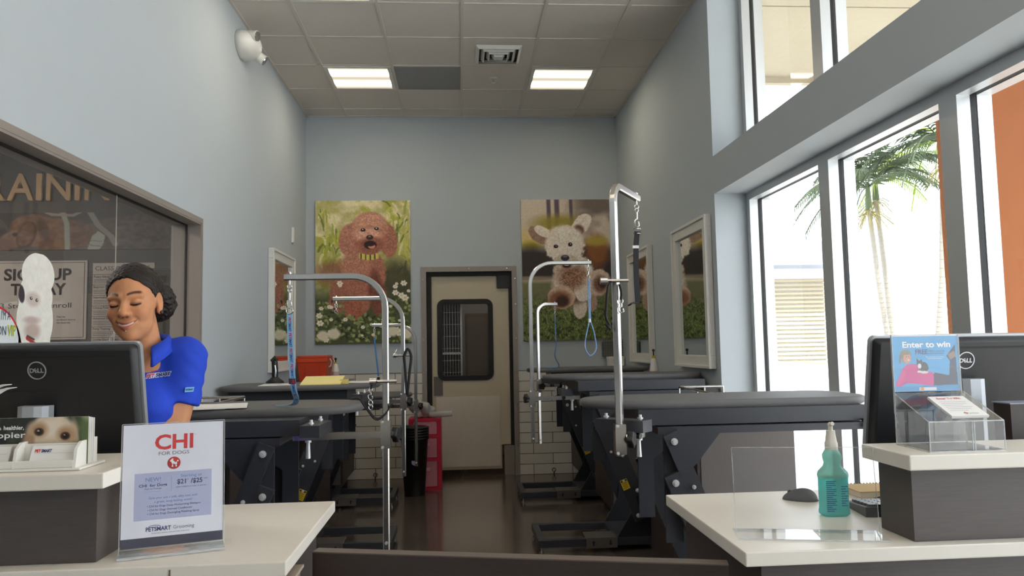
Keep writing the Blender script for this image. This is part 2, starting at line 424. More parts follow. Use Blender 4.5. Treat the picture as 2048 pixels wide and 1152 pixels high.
# leaf made of four strips about the window hole
for poly in ([(-.300, .06), (.42, .06), (.42, .31), (.517, .31), (.517, 1.0), (-.300, 1.0)], [(-.300, 1.0), (-.22, 1.0), (-.22, 1.82), (-.300, 1.82)],
             [(.325, 1.0), (.517, 1.0), (.517, 1.82), (.325, 1.82)], [(-.300, 1.82), (.517, 1.82), (.517, 1.95), (.385, 1.95), (.385, 2.085), (-.300, 2.085)]):
    leaf.prism(poly, pm, LY-.02, LY+.02)
door = struct('door_1', leaf, mat('door_cream', (196, 184, 160), .5, var=.02))
def rrect(x0, x1, z0, z1, r, n=6):
    P = []
    for cx, cz, a0 in ((x1-r, z1-r, 0), (x0+r, z1-r, 90), (x0+r, z0+r, 180), (x1-r, z0+r, 270)):
        for i in range(n+1):
            a = radians(a0+90*i/n); P.append((cx+r*cos(a), cz+r*sin(a)))
    return P
def ring(mb, outer, inner, mf, t0, t1):
    n = len(outer); vs = []
    for t in (t0, t1):
        vs += [mf(a, b_, t) for a, b_ in outer] + [mf(a, b_, t) for a, b_ in inner]
    fs = []
    for i in range(n):
        j = (i+1) % n
        fs += [(i, j, n+j, n+i), (2*n+i, 3*n+i, 3*n+j, 2*n+j), (i, 2*n+i, 2*n+j, j), (n+i, n+j, 3*n+j, 3*n+i)]
    mb.add(vs, fs); return mb
ring(MB(), rrect(-.243, .347, .985, 1.842, .075), rrect(-.190, .297, 1.035, 1.792, .03), pm, LY-.034, LY+.034).build('window_gasket', BLACKR, door)
Box(-.20, .307, LY-.004, LY+.004, 1.02, 1.81).build('window_pane', IGLASS, door)
kp = Box(-.262, .405, LY-.030, LY-.021, .09, .815).build('kick_plate', mat('kick_steel', (228, 216, 200), .34, .45, var=.06, scale=5, stretch=(4, 1, 1)), door)
for x, z in [(x, z) for x in (-.235, -.05, .13, .30, .385) for z in (.11, .795)]+[(.385, z) for z in (.28, .45, .62)]:
    MB().cyl((x, LY-.035, z), (x, LY-.029, z), .008, n=8).build('bolt', ZINC, kp)
Box(-.285, -.19, LY-.027, LY-.021, .83, 1.03).build('push_plate', mat('push_plate_grey', (112, 106, 100), .4, .6), door)
Box(.40, .518, YB+.025, YB+.10, 1.955, 2.085).build('hinge_bracket', BLACK, door)
Box(.445, .550, YB+.03, YB+.10, 0, .30).build('lower_hinge_cover', TAUPE, door)

# right wall: solid from the back to Y 4.91, a thick band above the shop windows and a thin pier line above
JY = 4.912; BZ0, BZ1 = 2.335, 2.592
rw = MB().box(XR, XR+.22, JY, YB+.1, 0, HC+.3).box(XR, XR+.22, YN, JY, BZ0, BZ1).box(XR, XR+.22, YN, -1.2, 0, BZ0).box(XR, XR+.22, YN, JY, HC+.02, HC+.3)
struct('wall_right', rw, WALL)
struct('wall_front', Box(XL-.1, XR+.2, YN-.1, YN, 0, HC), WALL)
struct('baseboard_right', Box(XR-.012, XR, JY, YB, 0, .1), mat('base_black', (48, 44, 42), .5))
struct('baseboard_left', Box(XL, XL+.012, .2, YB, 0, .1), MATS['base_black'])

# shop windows: aluminium frames with dark gaskets and panes, lower and upper row
def shop_window(idx, y0, y1, z0, z1, top=True):
    fr = MB(); xa, xb, xc, xd = XW, XW+.055, XW+.085, XW+.145
    for (a, c) in ((xa, xb), (xc, xd)):
        fr.box(a, c, y0, y0+.055, z0, z1).box(a, c, y1-.055, y1, z0, z1)
        fr.box(a, c, y0+.055, y1-.055, z0, z0+.05).box(a, c, y0+.055, y1-.055, z1-.05, z1)
    f = struct('window_%d' % idx, fr, ALU)
    g = MB().box(xb, xc, y0+.004, y0+.051, z0+.004, z1-.004).box(xb, xc, y1-.051, y1-.004, z0+.004, z1-.004)
    g.box(xb, xc, y0+.051, y1-.051, z0+.004, z0+.046).box(xb, xc, y0+.051, y1-.051, z1-.046, z1-.004)
    g.build('gasket', BLACKR, f)
    Box(XW+.066, XW+.074, y0+.05, y1-.05, z0+.045, z1-.045).build('pane', GLASS, f)
ys = [(3.83, 4.91), (2.80, 3.83), (1.77, 2.80), (.74, 1.77), (-.29, .74), (-1.2, -.29)]
for i, (a, c) in enumerate(ys):
    shop_window(2+i, a, c, .10, BZ0)
    shop_window(8+i, a, c, BZ1, 4.25)
struct('trim_4', Box(XR-.0, XW+.2, -1.2, JY, 0, .10), mat('curb_grey', (176, 176, 174), .6))

# ================================================================== ceiling fittings
def tile_xy(i, k): return GX0+i*T, GY0-k*T      # corner of grid cell
for n_, (i, k, lb) in enumerate(((-2, 2, 'lit recessed ceiling light to the left of the dark ceiling panel'), (1, 2, 'lit recessed ceiling light to the right of the round sprinkler'),
                    (-2, 5, 'lit recessed ceiling light cut off by the top edge of the picture'))):
    x, y = tile_xy(i, k); t = thing('ceiling_light', lb, 'light', (x+T/2, y+T/2, HC), group='recessed square ceiling lights')
    fr = MB()
    for a in ((x+.014, x+.045, y+.014, y+T-.014), (x+T-.045, x+T-.014, y+.014, y+T-.014), (x+.045, x+T-.045, y+.014, y+.045), (x+.045, x+T-.045, y+T-.045, y+T-.014)):
        fr.box(*a, HC-.012, HC)
    fr.build('frame', WHITE, t)
    if 'diffuser' not in MATS:
        m = emit('diffuser', (255, 240, 212), SALON_E); q = m.node_tree
        tc = q.nodes.new('ShaderNodeTexCoord'); sp = q.nodes.new('ShaderNodeSeparateXYZ'); wv = q.nodes.new('ShaderNodeMath'); wv.operation = 'MULTIPLY'; wv.inputs[1].default_value = 4*pi/.52
        sn = q.nodes.new('ShaderNodeMath'); sn.operation = 'COSINE'; ad = q.nodes.new('ShaderNodeMath'); ad.operation = 'MULTIPLY_ADD'; ad.inputs[1].default_value = SALON_E*1.15; ad.inputs[2].default_value = .42
        q.links.new(tc.outputs['Object'], sp.inputs[0]); q.links.new(sp.outputs[1], wv.inputs[0]); q.links.new(wv.outputs[0], sn.inputs[0]); pw = q.nodes.new('ShaderNodeMath'); pw.operation = 'MULTIPLY_ADD'; pw.inputs[1].default_value = -.5; pw.inputs[2].default_value = .5; p3 = q.nodes.new('ShaderNodeMath'); p3.operation = 'POWER'; p3.inputs[1].default_value = 2.6
        q.links.new(sn.outputs[0], pw.inputs[0]); q.links.new(pw.outputs[0], p3.inputs[0]); q.links.new(p3.outputs[0], ad.inputs[0])
        q.links.new(ad.outputs[0], [nd for nd in q.nodes if nd.type == 'EMISSION'][0].inputs[1])
    MB().box(x+.045, x+T-.045, y+.045, y+T-.045, HC-.008, HC-.002).build('diffuser', MATS['diffuser'], t)
# shop-floor lamps further back, over and behind the counters
for i, k in ((1, 11), (-2, 11), (1, 15), (-2, 15), (1, 18), (-2, 18)):
    x, y = tile_xy(i, k); t = thing('ceiling_light', 'recessed ceiling light over the shop floor behind the counters', 'light', (x+T/2, y+T/2, HC), group='shop floor ceiling lights')
    Box(x+.045, x+T-.045, y+.045, y+T-.045, HC-.010, HC-.002).build('diffuser', MATS.get('hall_diffuser') or emit('hall_diffuser', (255, 238, 214), HALL_E), t)
x, y = tile_xy(-1, 2)
tag(Box(x+.013, x+T-.013, y+.013, y+T-.013, HC-.008, HC-.001).build('ceiling_return_panel', mat('return_panel', (150, 150, 151), .8, var=.08, scale=40)), 'dark grey square panel set in the ceiling grid', 'ceiling panel')
# supply air diffuser
x, y = tile_xy(0, 3); vx, vy = x+T/2, y+T/2
t = thing('ceiling_vent', 'square louvred air vent in the ceiling near the middle', 'vent', (vx, vy, HC))
Box(x+.013, x+T-.013, y+.013, y+T-.013, HC-.006, HC-.001).build('panel', CT, t)
Box(vx-.175, vx+.175, vy-.175, vy+.175, HC-.0085, HC-.0062).build('opening', BLACKR, t)
for q, (ro, dz) in enumerate(((.19, .026), (.145, .03), (.10, .034), (.058, .038))):
    mb = MB(); ri = ro-.022
    vs = []
    for r_, z in ((ro, HC-.009), (ri, HC-.009-dz), (ri-.006, HC-.009-dz), (ro-.006, HC-.009)):
        vs += [(vx-r_, vy-r_, z), (vx+r_, vy-r_, z), (vx+r_, vy+r_, z), (vx-r_, vy+r_, z)]
    fs = []
    for a in range(4):
        c = (a+1) % 4
        for i2 in range(4): fs.append((a*4+i2, a*4+(i2+1) % 4, c*4+(i2+1) % 4, c*4+i2))
    mb.add(vs, fs)
    if q == 3: mb.box(vx-.034, vx+.034, vy-.034, vy+.034, HC-.05, HC-.044)
    mb.build('louvre', WHITE, t)
# sprinkler
sx, sy = .336, 6.80
t = thing('ceiling_sprinkler', 'small round white fire sprinkler on a ceiling tile', 'sprinkler', (sx, sy, HC))
MB().lathe([(.045, -.012), (.045, 0)], (sx, sy, HC)).build('escutcheon', WHITE, t)
MB().cyl((sx, sy, HC-.035), (sx, sy, HC-.012), .009).lathe([(.02, -.04), (.02, -.036)], (sx, sy, HC)).build('head', CHROME, t)
# emergency light on the left wall
e = at(500, 95, X=XL+.03); ey, ez = 5.57, 3.60
t = thing('emergency_light', 'white twin-head emergency light high on the left wall', 'emergency light', (XL, ey, ez))
bm = bmesh.new(); bmesh.ops.create_uvsphere(bm, u_segments=28, v_segments=18, radius=1)
for v in bm.verts:
    xx = v.co.x; v.co = (XL+.002+max(0, xx)**.8*.15 if xx > 0 else XL+.002, ey+v.co.y*.155, ez+v.co.z*.105)
MB().bm(bm, True).build('housing', WPLAS, t)
for dy, dz, dx in ((-.075, .045, .10), (.085, -.055, .115)):
    c = Vector((XL+dx, ey+dy, ez+dz)); d = Vector((.75, dy*2.0, -.55 if dz < 0 else -.15)).normalized()
    h = MB().cyl(c-d*.02, c+d*.045, .036, .042, n=20).build('lamp_head', WPLAS, t)
    MB().cyl(c+d*.0455, c+d*.052, .037, .034, n=20).build('lens', CHROME, h)

# ================================================================== outside
GR = mat('pavement', (214, 212, 206), .85, var=.06, scale=3)
ground = struct('ground', Box(XR+.22, 70, -30, 70, -.12, -.02), GR)
STU = mat('stucco', (180, 172, 152), .95, var=.06, scale=12, bump=1.0, bscale=120)
can = MB().box(XW+.147, 4.0, -8, 3.0, 4.0, 4.5).box(XW+.147, 9, 3.0, 5.66, 4.0, 4.5).box(XW+.147, 9, 5.68, 7.25, 4.0, 4.5).box(XW+.147, 9, 7.25, 7.33, 3.94, 4.5)  # out-of-view outline shaped so sun reaches the pavement but misses the column
struct('canopy', can, STU)
struct('wall_exterior', Box(XR+.22, XW+.147, JY, 9.5, 0, 4.5), STU)
ORG = mat('orange_stucco', (136, 79, 42), .9, var=.05, scale=10, bump=.3, bscale=90)
struct('column', Box(4.10, 6.9, 5.95, 6.10, -.02, 3.999), ORG)
# white building across the lot
t = thing('commercial_building', 'white building with a pale roof and ribbed siding beyond the window', 'building', (11, 30, -.02))
WB = mat('white_render', (238, 236, 230), .9)
Box(6, 14.95, 30, 40, -.02, 4.3).build('wall', WB, t)
sd = MB()
for k in range(20):
    z = .35+k*.175
    sd.prism([(29.99, z), (29.90, z+.03), (29.90, z+.13), (29.99, z+.16)], lambda a, b_, q: (q, a, b_), 9.0, 14.9)
sd.build('siding', mat('siding_beige', (150, 140, 118), .8), t)
Box(5.5, 16.9, 28.35, 42, 4.25, 4.38).build('fascia', mat('fascia_grey', (128, 136, 150), .6), t)
MB().add([(5.5, 28.35, 4.38), (16.9, 28.35, 4.38), (16.9, 42, 4.38), (5.5, 42, 4.38), (9, 33, 6.6), (13.6, 33, 6.6), (13.6, 37, 6.6), (9, 37, 6.6)],
         [(0, 1, 5, 4), (1, 2, 6, 5), (2, 3, 7, 6), (3, 0, 4, 7), (4, 5, 6, 7), (0, 3, 2, 1)]).build('roof', mat('roof_pale_blue', (104, 112, 128), .6), t)
# palms
PT = mat('palm_trunk', (142, 137, 127), .9, var=.22, scale=8, stretch=(1, 1, 14), bump=.6, bscale=40)
PL = mat('palm_leaf', (50, 66, 31), .55, var=.35, scale=5)
PL2 = mat('palm_leaf_young', (132, 156, 44), .55, var=.25, scale=5)
PSH = mat('palm_flower', (140, 132, 76), .8, var=.3)
def frond(base, az, length, droop, rise, rng, wide=.34):
    mb = MB(); P = []; n = 15
    for i in range(n+1):
        s = i/n; r = length*s*(1-.12*s); z = rise*length*s - droop*length*s*s
        P.append(Vector(base)+Vector((cos(az)*r, sin(az)*r, z)))
    mb.tube(P, .012, n=5)
    for i in range(2, n+1):
        for h in (0, .5):
            q = P[i]*(1-h)+P[i-1]*h; d = (P[i]-P[i-1]).normalized(); sd_ = d.cross(Vector((0, 0, 1))).normalized()
            s = i/n; L = wide*length*(.35+1.15*s*(1.12-s)*1.9)*.62
            for sg in (-1, 1):
                dr = (sd_*sg*.82+d*.62+Vector((0, 0, -.22-.3*rng.random()))).normalized()
                e = q+dr*L*(.85+.3*rng.random()); m = q+dr*L*.45+Vector((0, 0, .02)); wv = d*.016+Vector((0, 0, .006))
                mb.add([q-wv*.5, q+wv*.5, m+wv, e, m-wv], [(0, 1, 2, 4), (4, 2, 3)])
    return mb
def palm(pts, rad, label, nf, L, seed, young=2):
    rng = random.Random(seed); t = thing('palm_tree', label, 'palm tree', pts[0], group='palms outside the shop window')
    n = 40; P = []
    for i in range(n+1):
        s = i/n*(len(pts)-1); k = min(int(s), len(pts)-2); f = s-k; P.append(Vector(pts[k])*(1-f)+Vector(pts[k+1])*f)
    mb = MB()
    for i in range(n): mb.cyl(P[i], P[i+1], rad*(1.05-.25*i/n), rad*(.96-.25*i/n), n=10, cap=False)
    mb.build('trunk', PT, t)
    top = P[-1]
    MB().cyl(top, top+Vector((0, 0, .5)), rad*1.15, rad*.6, n=10).build('crownshaft', mat('crownshaft_green', (72, 86, 50), .6), t)
    for k in range(nf):
        az = 2*pi*k/nf+rng.random()*.6; up = rng.random()
        frond(top+Vector((0, 0, .4)), az, L*(.85+.3*rng.random()), .5+.5*rng.random(), .25+.75*up, rng).build('frond', PL2 if k < young else PL, t)
    fl = MB()
    for k in range(26):
        a = rng.random()*2*pi; r = .1+rng.random()*.35
        p0 = top+Vector((0, 0, -.02)); p1 = p0+Vector((cos(a)*r, sin(a)*r, -.05-.35*rng.random())); fl.tube([p0, (p0+p1)/2+Vector((0, 0, .06)), p1], .008, n=4)
    fl.build('flower_stalks', PSH, t)
def px(u, v, y): return tuple(at(u, v, Y=y))
b0 = px(1778, 690, 13); palm([(b0[0]+.06, 13, -.02), b0, px(1757, 560, 13), px(1738, 420, 13)], .055, 'slim palm with the left of two close trunks outside the window', 15, 1.45, 3)
b0 = px(1786, 690, 13.3); palm([(b0[0]+.08, 13.3, -.02), b0, px(1772, 560, 13.3), px(1752, 400, 13.3)], .055, 'slim palm with the right of two close trunks outside the window', 14, 1.45, 8)
b0 = px(1876, 690, 12); palm([(b0[0], 12, -.02), b0, px(1884, 560, 12), px(1886, 330, 12)], .055, 'palm with a single trunk right against the orange column', 22, 1.6, 5, 7)

# ================================================================== room behind the left window
TY = 5.3
DG = mat('training_wall', (92, 86, 82), .7, var=.05)
struct('wall_training', Box(-5.2, XL-WT, TY, TY+.1, 0, 2.9), DG)
struct('ceiling_training', Box(-5.2, XL-WT-.001, -.2, TY, 2.9, 3.0), mat('training_ceiling', (120, 114, 108), .9))
struct('wall_training_side', Box(-5.3, -5.2, -.2, TY+.1, 0, 3.0), DG)
struct('wall_training_near', Box(-5.2, XL-WT, -.3, -.2, 0, 3.0), DG)
t = thing('ceiling_light', 'added out-of-view light panel on the training room ceiling', 'light', (-3.4, 3.2, 2.9))
Box(-3.7, -3.1, 2.9, 3.5, 2.885, 2.9).build('diffuser', emit('training_fill', (255, 244, 232), FILL_E), t)  # unseen glowing panel, added to brighten the training room
# wall lettering
t = thing('wall_lettering', 'large tan letters TRAINING on the dark wall behind the glass', 'sign', (-2.9, TY, 2.4))
def wl(x, z, s_, cap, wd, name='letter'):
    vs, fs = text_verts(s_, cap, bold=.012, align='L', width=wd)
    mb = MB(); n = len(vs)
    mb.add([(x+a, TY-.022, z+b_) for a, b_ in vs]+[(x+a, TY-.002, z+b_) for a, b_ in vs], fs+[tuple(n+i for i in reversed(f)) for f in fs])
    mb.build(name, mat('letter_tan', (206, 172, 126), .6), t)
    return max(a for a, b_ in vs)
for ch, u0, u1 in (('T', -84, -38), ('R', -28, 13), ('A', 17, 70), ('I', 75, 86), ('N', 95, 143), ('I', 152, 162), ('N', 172, 219), ('G', 227, 276)):
    wl(at(u0, 400, Y=TY).x, 2.392, ch, .183, at(u1, 400, Y=TY).x-at(u0, 400, Y=TY).x)
# mural band of a dog
t = thing('wall_mural', 'brown dog photo mural band on the dark wall under the tan letters', 'mural', (-2.6, TY, 2.17))
c = Canvas(300, 60, (86, 80, 76)); c.mix(np.clip((.45-c.X)*3, 0, 1)*.6, (58, 48, 44))
K = dict(amp=.22, fur=.03, tex=60)
c.ell(.80, .15, .27, .14, (104, 88, 78), soft=.12, **K); c.ell(.47, .115, .14, .085, (126, 88, 66), soft=.12, **K); c.ell(.38, .085, .085, .078, (140, 96, 70), soft=.12, **K)
c.ell(.305, .145, .062, .042, (136, 96, 72), rot=-35, soft=.15, **K); c.ell(.27, .175, .04, .03, (120, 84, 64), rot=-30, soft=.2); c.ell(.318, .115, .012, .009, (44, 30, 24), soft=.4)
c.ell(.358, .118, .036, .072, (84, 54, 40), rot=12, soft=.1); c.ell(.356, .115, .030, .065, (122, 80, 58), rot=12, soft=.15, **K); c.ell(.42, .09, .02, .06, (92, 62, 46), rot=-14, soft=.5)
c.line([(.485, -.02), (.507, .06), (.512, .2)], .010, (158, 162, 146)); c.line([(.40, -.02), (.45, .01), (.53, .015), (.58, -.02)], .007, (164, 148, 132))
c.line([(.585, -.02), (.625, .07), (.675, .13), (.69, .17)], .011, (146, 140, 128)); c.poly([(.585, .2), (.603, .125), (.625, .10), (.652, .125), (.645, .17), (.63, .2)], (170, 172, 160)); c.line([(.600, .15), (.64, .155)], .002, (120, 120, 110)); c.line([(.597, .175), (.635, .18)], .002, (120, 120, 110))
Box(-3.56, -1.80, TY-.006, TY-.001, 2.05, 2.305).build('panel', DG, t)
c.desat(.22); c.build('print', t, lambda u, v: (-3.56+1.76*u, TY-.0075, 2.305-.255*v), .6)
# sign up poster
t = thing('wall_poster', 'framed SIGN UP TODAY poster behind the window glass', 'poster', (-2.85, TY, 1.44))
pw = mat('poster_taupe', (186, 176, 166), .6)
Box(-3.20, -2.524, TY-.012, TY-.001, 1.44, 1.975).build('board', pw, t)
r = MB()
for a in ((-3.185, -2.539, 1.452, 1.455), (-3.185, -2.539, 1.960, 1.963), (-2.542, -2.539, 1.452, 1.963), (-3.185, -3.182, 1.452, 1.963)): r.box(a[0], a[1], TY-.0135, TY-.012, a[2], a[3])
r.build('border', INK, t)
F = lambda x, z: (x, TY-.0135, z)
lettering('lettering', INK, t, [('SIGN UP', -2.844, 1.845, .075, dict(bold=.03, width=.44)), ('TODAY', -2.838, 1.745, .075, dict(bold=.03, width=.36)), ('3 Steps To Enroll', -2.852, 1.655, .034, dict(width=.46)),
    ('3', -2.745, 1.575, .03, {}), ('1', -3.13, 1.575, .03, {}), ('2', -2.94, 1.575, .03, {}), ('Take the', -2.715, 1.588, .011, dict(align='L')), ('enrollment form to', -2.715, 1.568, .011, dict(align='L')), ('the check out.', -2.715, 1.548, .011, dict(align='L'))], F)
# class board
t = thing('wall_chart', 'class offerings chart of pale strips on the dark training wall', 'chart', (-2.3, TY, 1.35))
Box(-2.487, -2.08, TY-.012, TY-.001, 1.35, 1.955).build('board', pw, t)
L_ = [('CLASS OFFERINGS', -2.47, 1.905, .028, dict(align='L', width=.36))]; ln = MB()
for k, s_ in enumerate(('Puppy Education', 'Beginner Education', 'Intermediate Education', 'Click-a-Trick', 'Advanced Education', 'Potty Training', 'Canine Good Citizen')):
    z = 1.868-.071*k; L_.append((s_, -2.478, z-.012, .014, dict(align='L', bold=.01)))
    ln.box(-2.487, -2.08, TY-.0137, TY-.012, z+.007, z+.0095)
    for q in (.028, .038, .049): ln.box(-2.478, -2.30 if q > .04 else -2.27, TY-.0137, TY-.012, z-q, z-q+.0022)
ln.build('rules', INK, t); lettering('lettering', INK, t, L_, F)
t = thing('metal_cabinet', 'dark cabinet standing by the training wall next to the class chart', 'cabinet', (-1.95, 5.05, 0))
Box(-2.10, -1.80, 4.95, 5.27, .0, 1.88).build('body', mat('cab_dark', (60, 56, 52), .5), t)
Box(-2.08, -1.82, 4.94, 4.95, .1, 1.6).build('door', mat('cab_dark2', (70, 66, 62), .5), t)
# paper decals on the window glass
dx_ = gx+.0065
def decal(name, lb, pts, paint, nx=230):
    t = thing(name, lb, 'cutout', (dx_, (pts[0]+pts[1])/2, pts[2]))
    y0, y1, z0, z1 = pts; ny = max(2, int(nx*(z1-z0)/(y1-y0))); c = Canvas(nx, ny, (232, 230, 222)); mask = paint(c)
    c.build('print', t, lambda u, v: (dx_+.002, y0+(y1-y0)*u, z1-(z1-z0)*v), .6, mask=mask)
    return t
def dogcut(c):
    X, Y = c.X, c.Y; h = (c.ny-1)/(c.nx-1)
    m = ((((X-.57)/.42)**2+((Y-.30)/.31)**2) < 1) | ((((X-.52)/.46)**2+((Y-.95)/.50)**2) < 1) | ((((X-.52)/.43)**2+((Y-.62)/.34)**2) < 1)
    m |= ((X > .12) & (X < .92) & (Y > 1.1)) & (X > .12+.0*(Y))
    c.a *= (.96+.08*c.n(14))[..., None]
    c.ell(.16, .60, .075, .125, (64, 54, 60), rot=-14, soft=.2); c.ell(.45, .66, .17, .10, (206, 190, 182), soft=.6)
    c.ell(.40, .645, .035, .024, (62, 54, 52)); c.ell(.54, .665, .035, .024, (62, 54, 52)); c.ell(.41, .640, .012, .009, (245, 245, 245)); c.ell(.55, .660, .012, .009, (245, 245, 245))
    c.ell(.43, .95, .19, .05, (196, 176, 172), soft=.8); c.ell(.45, 1.1, .19, .12, (190, 172, 162), soft=.7)
    c.line([(.32, 1.2), (.45, 1.25), (.62, 1.32)], .025, (170, 60, 60)); c.line([(.33, 1.17), (.5, 1.22)], .015, (90, 70, 64))
    return m
decal('cardboard_cutout', 'white dog head paper cutout stuck on the left window glass', (2.955, 3.235, 1.345, 1.745), dogcut)
def bub(c):
    X, Y = c.X, c.Y
    m = (((X-.45)/.47)**2+((Y-.46)/.45)**2 < 1) | ((Y > .4) & (X > .02) & (X < .90)) | ((X > .8) & (X < 1.0-(abs(Y-.42)*1.5)) & (Y > .3) & (Y < .55))
    e = (((X-.45)/.445)**2+((Y-.46)/.425)**2 < 1) | ((Y > .4) & (X > .05) & (X < .875))
    c.a[:] = (222, 228, 230); c.mix((m & ~e)*1.0, (196, 40, 52)); return m
bt = decal('speech_bubble_card', 'pale speech bubble card on the window glass beside the dog cutout', (2.66, 3.045, 1.345, 1.53), bub)
G = lambda y, z: (dx_+.0035, y, z)
lettering('upper_lettering', mat('slate_ink', (70, 92, 110), .6), bt, [("I'M A", 2.903, 1.474, .036, dict(width=.056))], G); lettering('lower_lettering', MATS['slate_ink'], bt, [('SALON', 2.908, 1.418, .034, dict(align='R', width=.115))], G)
lettering('vip_lettering', mat('lime_ink', (176, 190, 40), .6), bt, [('VIP', 2.942, 1.416, .040, dict(width=.052, bold=.02))], G)

# ================================================================== back room behind the swing door
bk = mat('backroom_wall', (150, 146, 140), .8)
struct('wall_backroom', MB().box(-1.6, 1.7, YB+2.5, YB+2.6, 0, 2.7).box(-1.7, -1.6, YB+.14, YB+2.6, 0, 2.7).box(1.7, 1.8, YB+.14, YB+2.6, 0, 2.7), bk)
struct('ceiling_backroom', Box(-1.7, 1.8, YB+.14, YB+2.6, 2.7, 2.8), bk)
t = thing('ceiling_light', 'recessed ceiling light in the back room beyond the door window', 'light', (.2, YB+1.3, 2.7))
Box(-.1, .5, YB+1.0, YB+1.6, 2.68, 2.7).build('diffuser', emit('backroom_diffuser', (255, 240, 220), 2.5), t)
t = thing('kennel_cage', 'stacked wire kennel cages seen through the door window', 'cage', (-.35, YB+1.0, 0))
Box(-.75, .02, YB+1.45, YB+1.5, 0, 1.9).build('back_panel', mat('cage_dark', (36, 32, 30), .6), t)
kb = MB()
for z in (.05, .65, 1.25, 1.85): kb.box(-.75, .02, YB+.9, YB+1.45, z, z+.025)
for x in (-.75, -.37, 0): kb.box(x, x+.02, YB+.9, YB+.92, 0, 1.9)
kb.build('shelf_frame', BRUSH, t)
wr = MB()
for k in range(24): wr.cyl((-.74+.0325*k, YB+.9, .05), (-.74+.0325*k, YB+.9, 1.87), .003, n=5)
for k in range(12): wr.cyl((-.74, YB+.9, .2+.14*k), (.01, YB+.9, .2+.14*k), .003, n=5)
wr.build('wire_front', CHROME, t)
t = thing('storage_cupboard', 'brown cupboard in the back room seen through the door window', 'cupboard', (.3, YB+1.6, 0))
Box(.06, .62, YB+1.5, YB+2.0, 0, 1.75).build('body', mat('cup_brown', (116, 96, 78), .5), t)
Box(.085, .335, YB+1.48, YB+1.5, .05, 1.7).build('door', mat('cup_brown2', (126, 106, 86), .5), t)
Box(.345, .595, YB+1.48, YB+1.5, .05, 1.7).build('door', MATS['cup_brown2'], t)
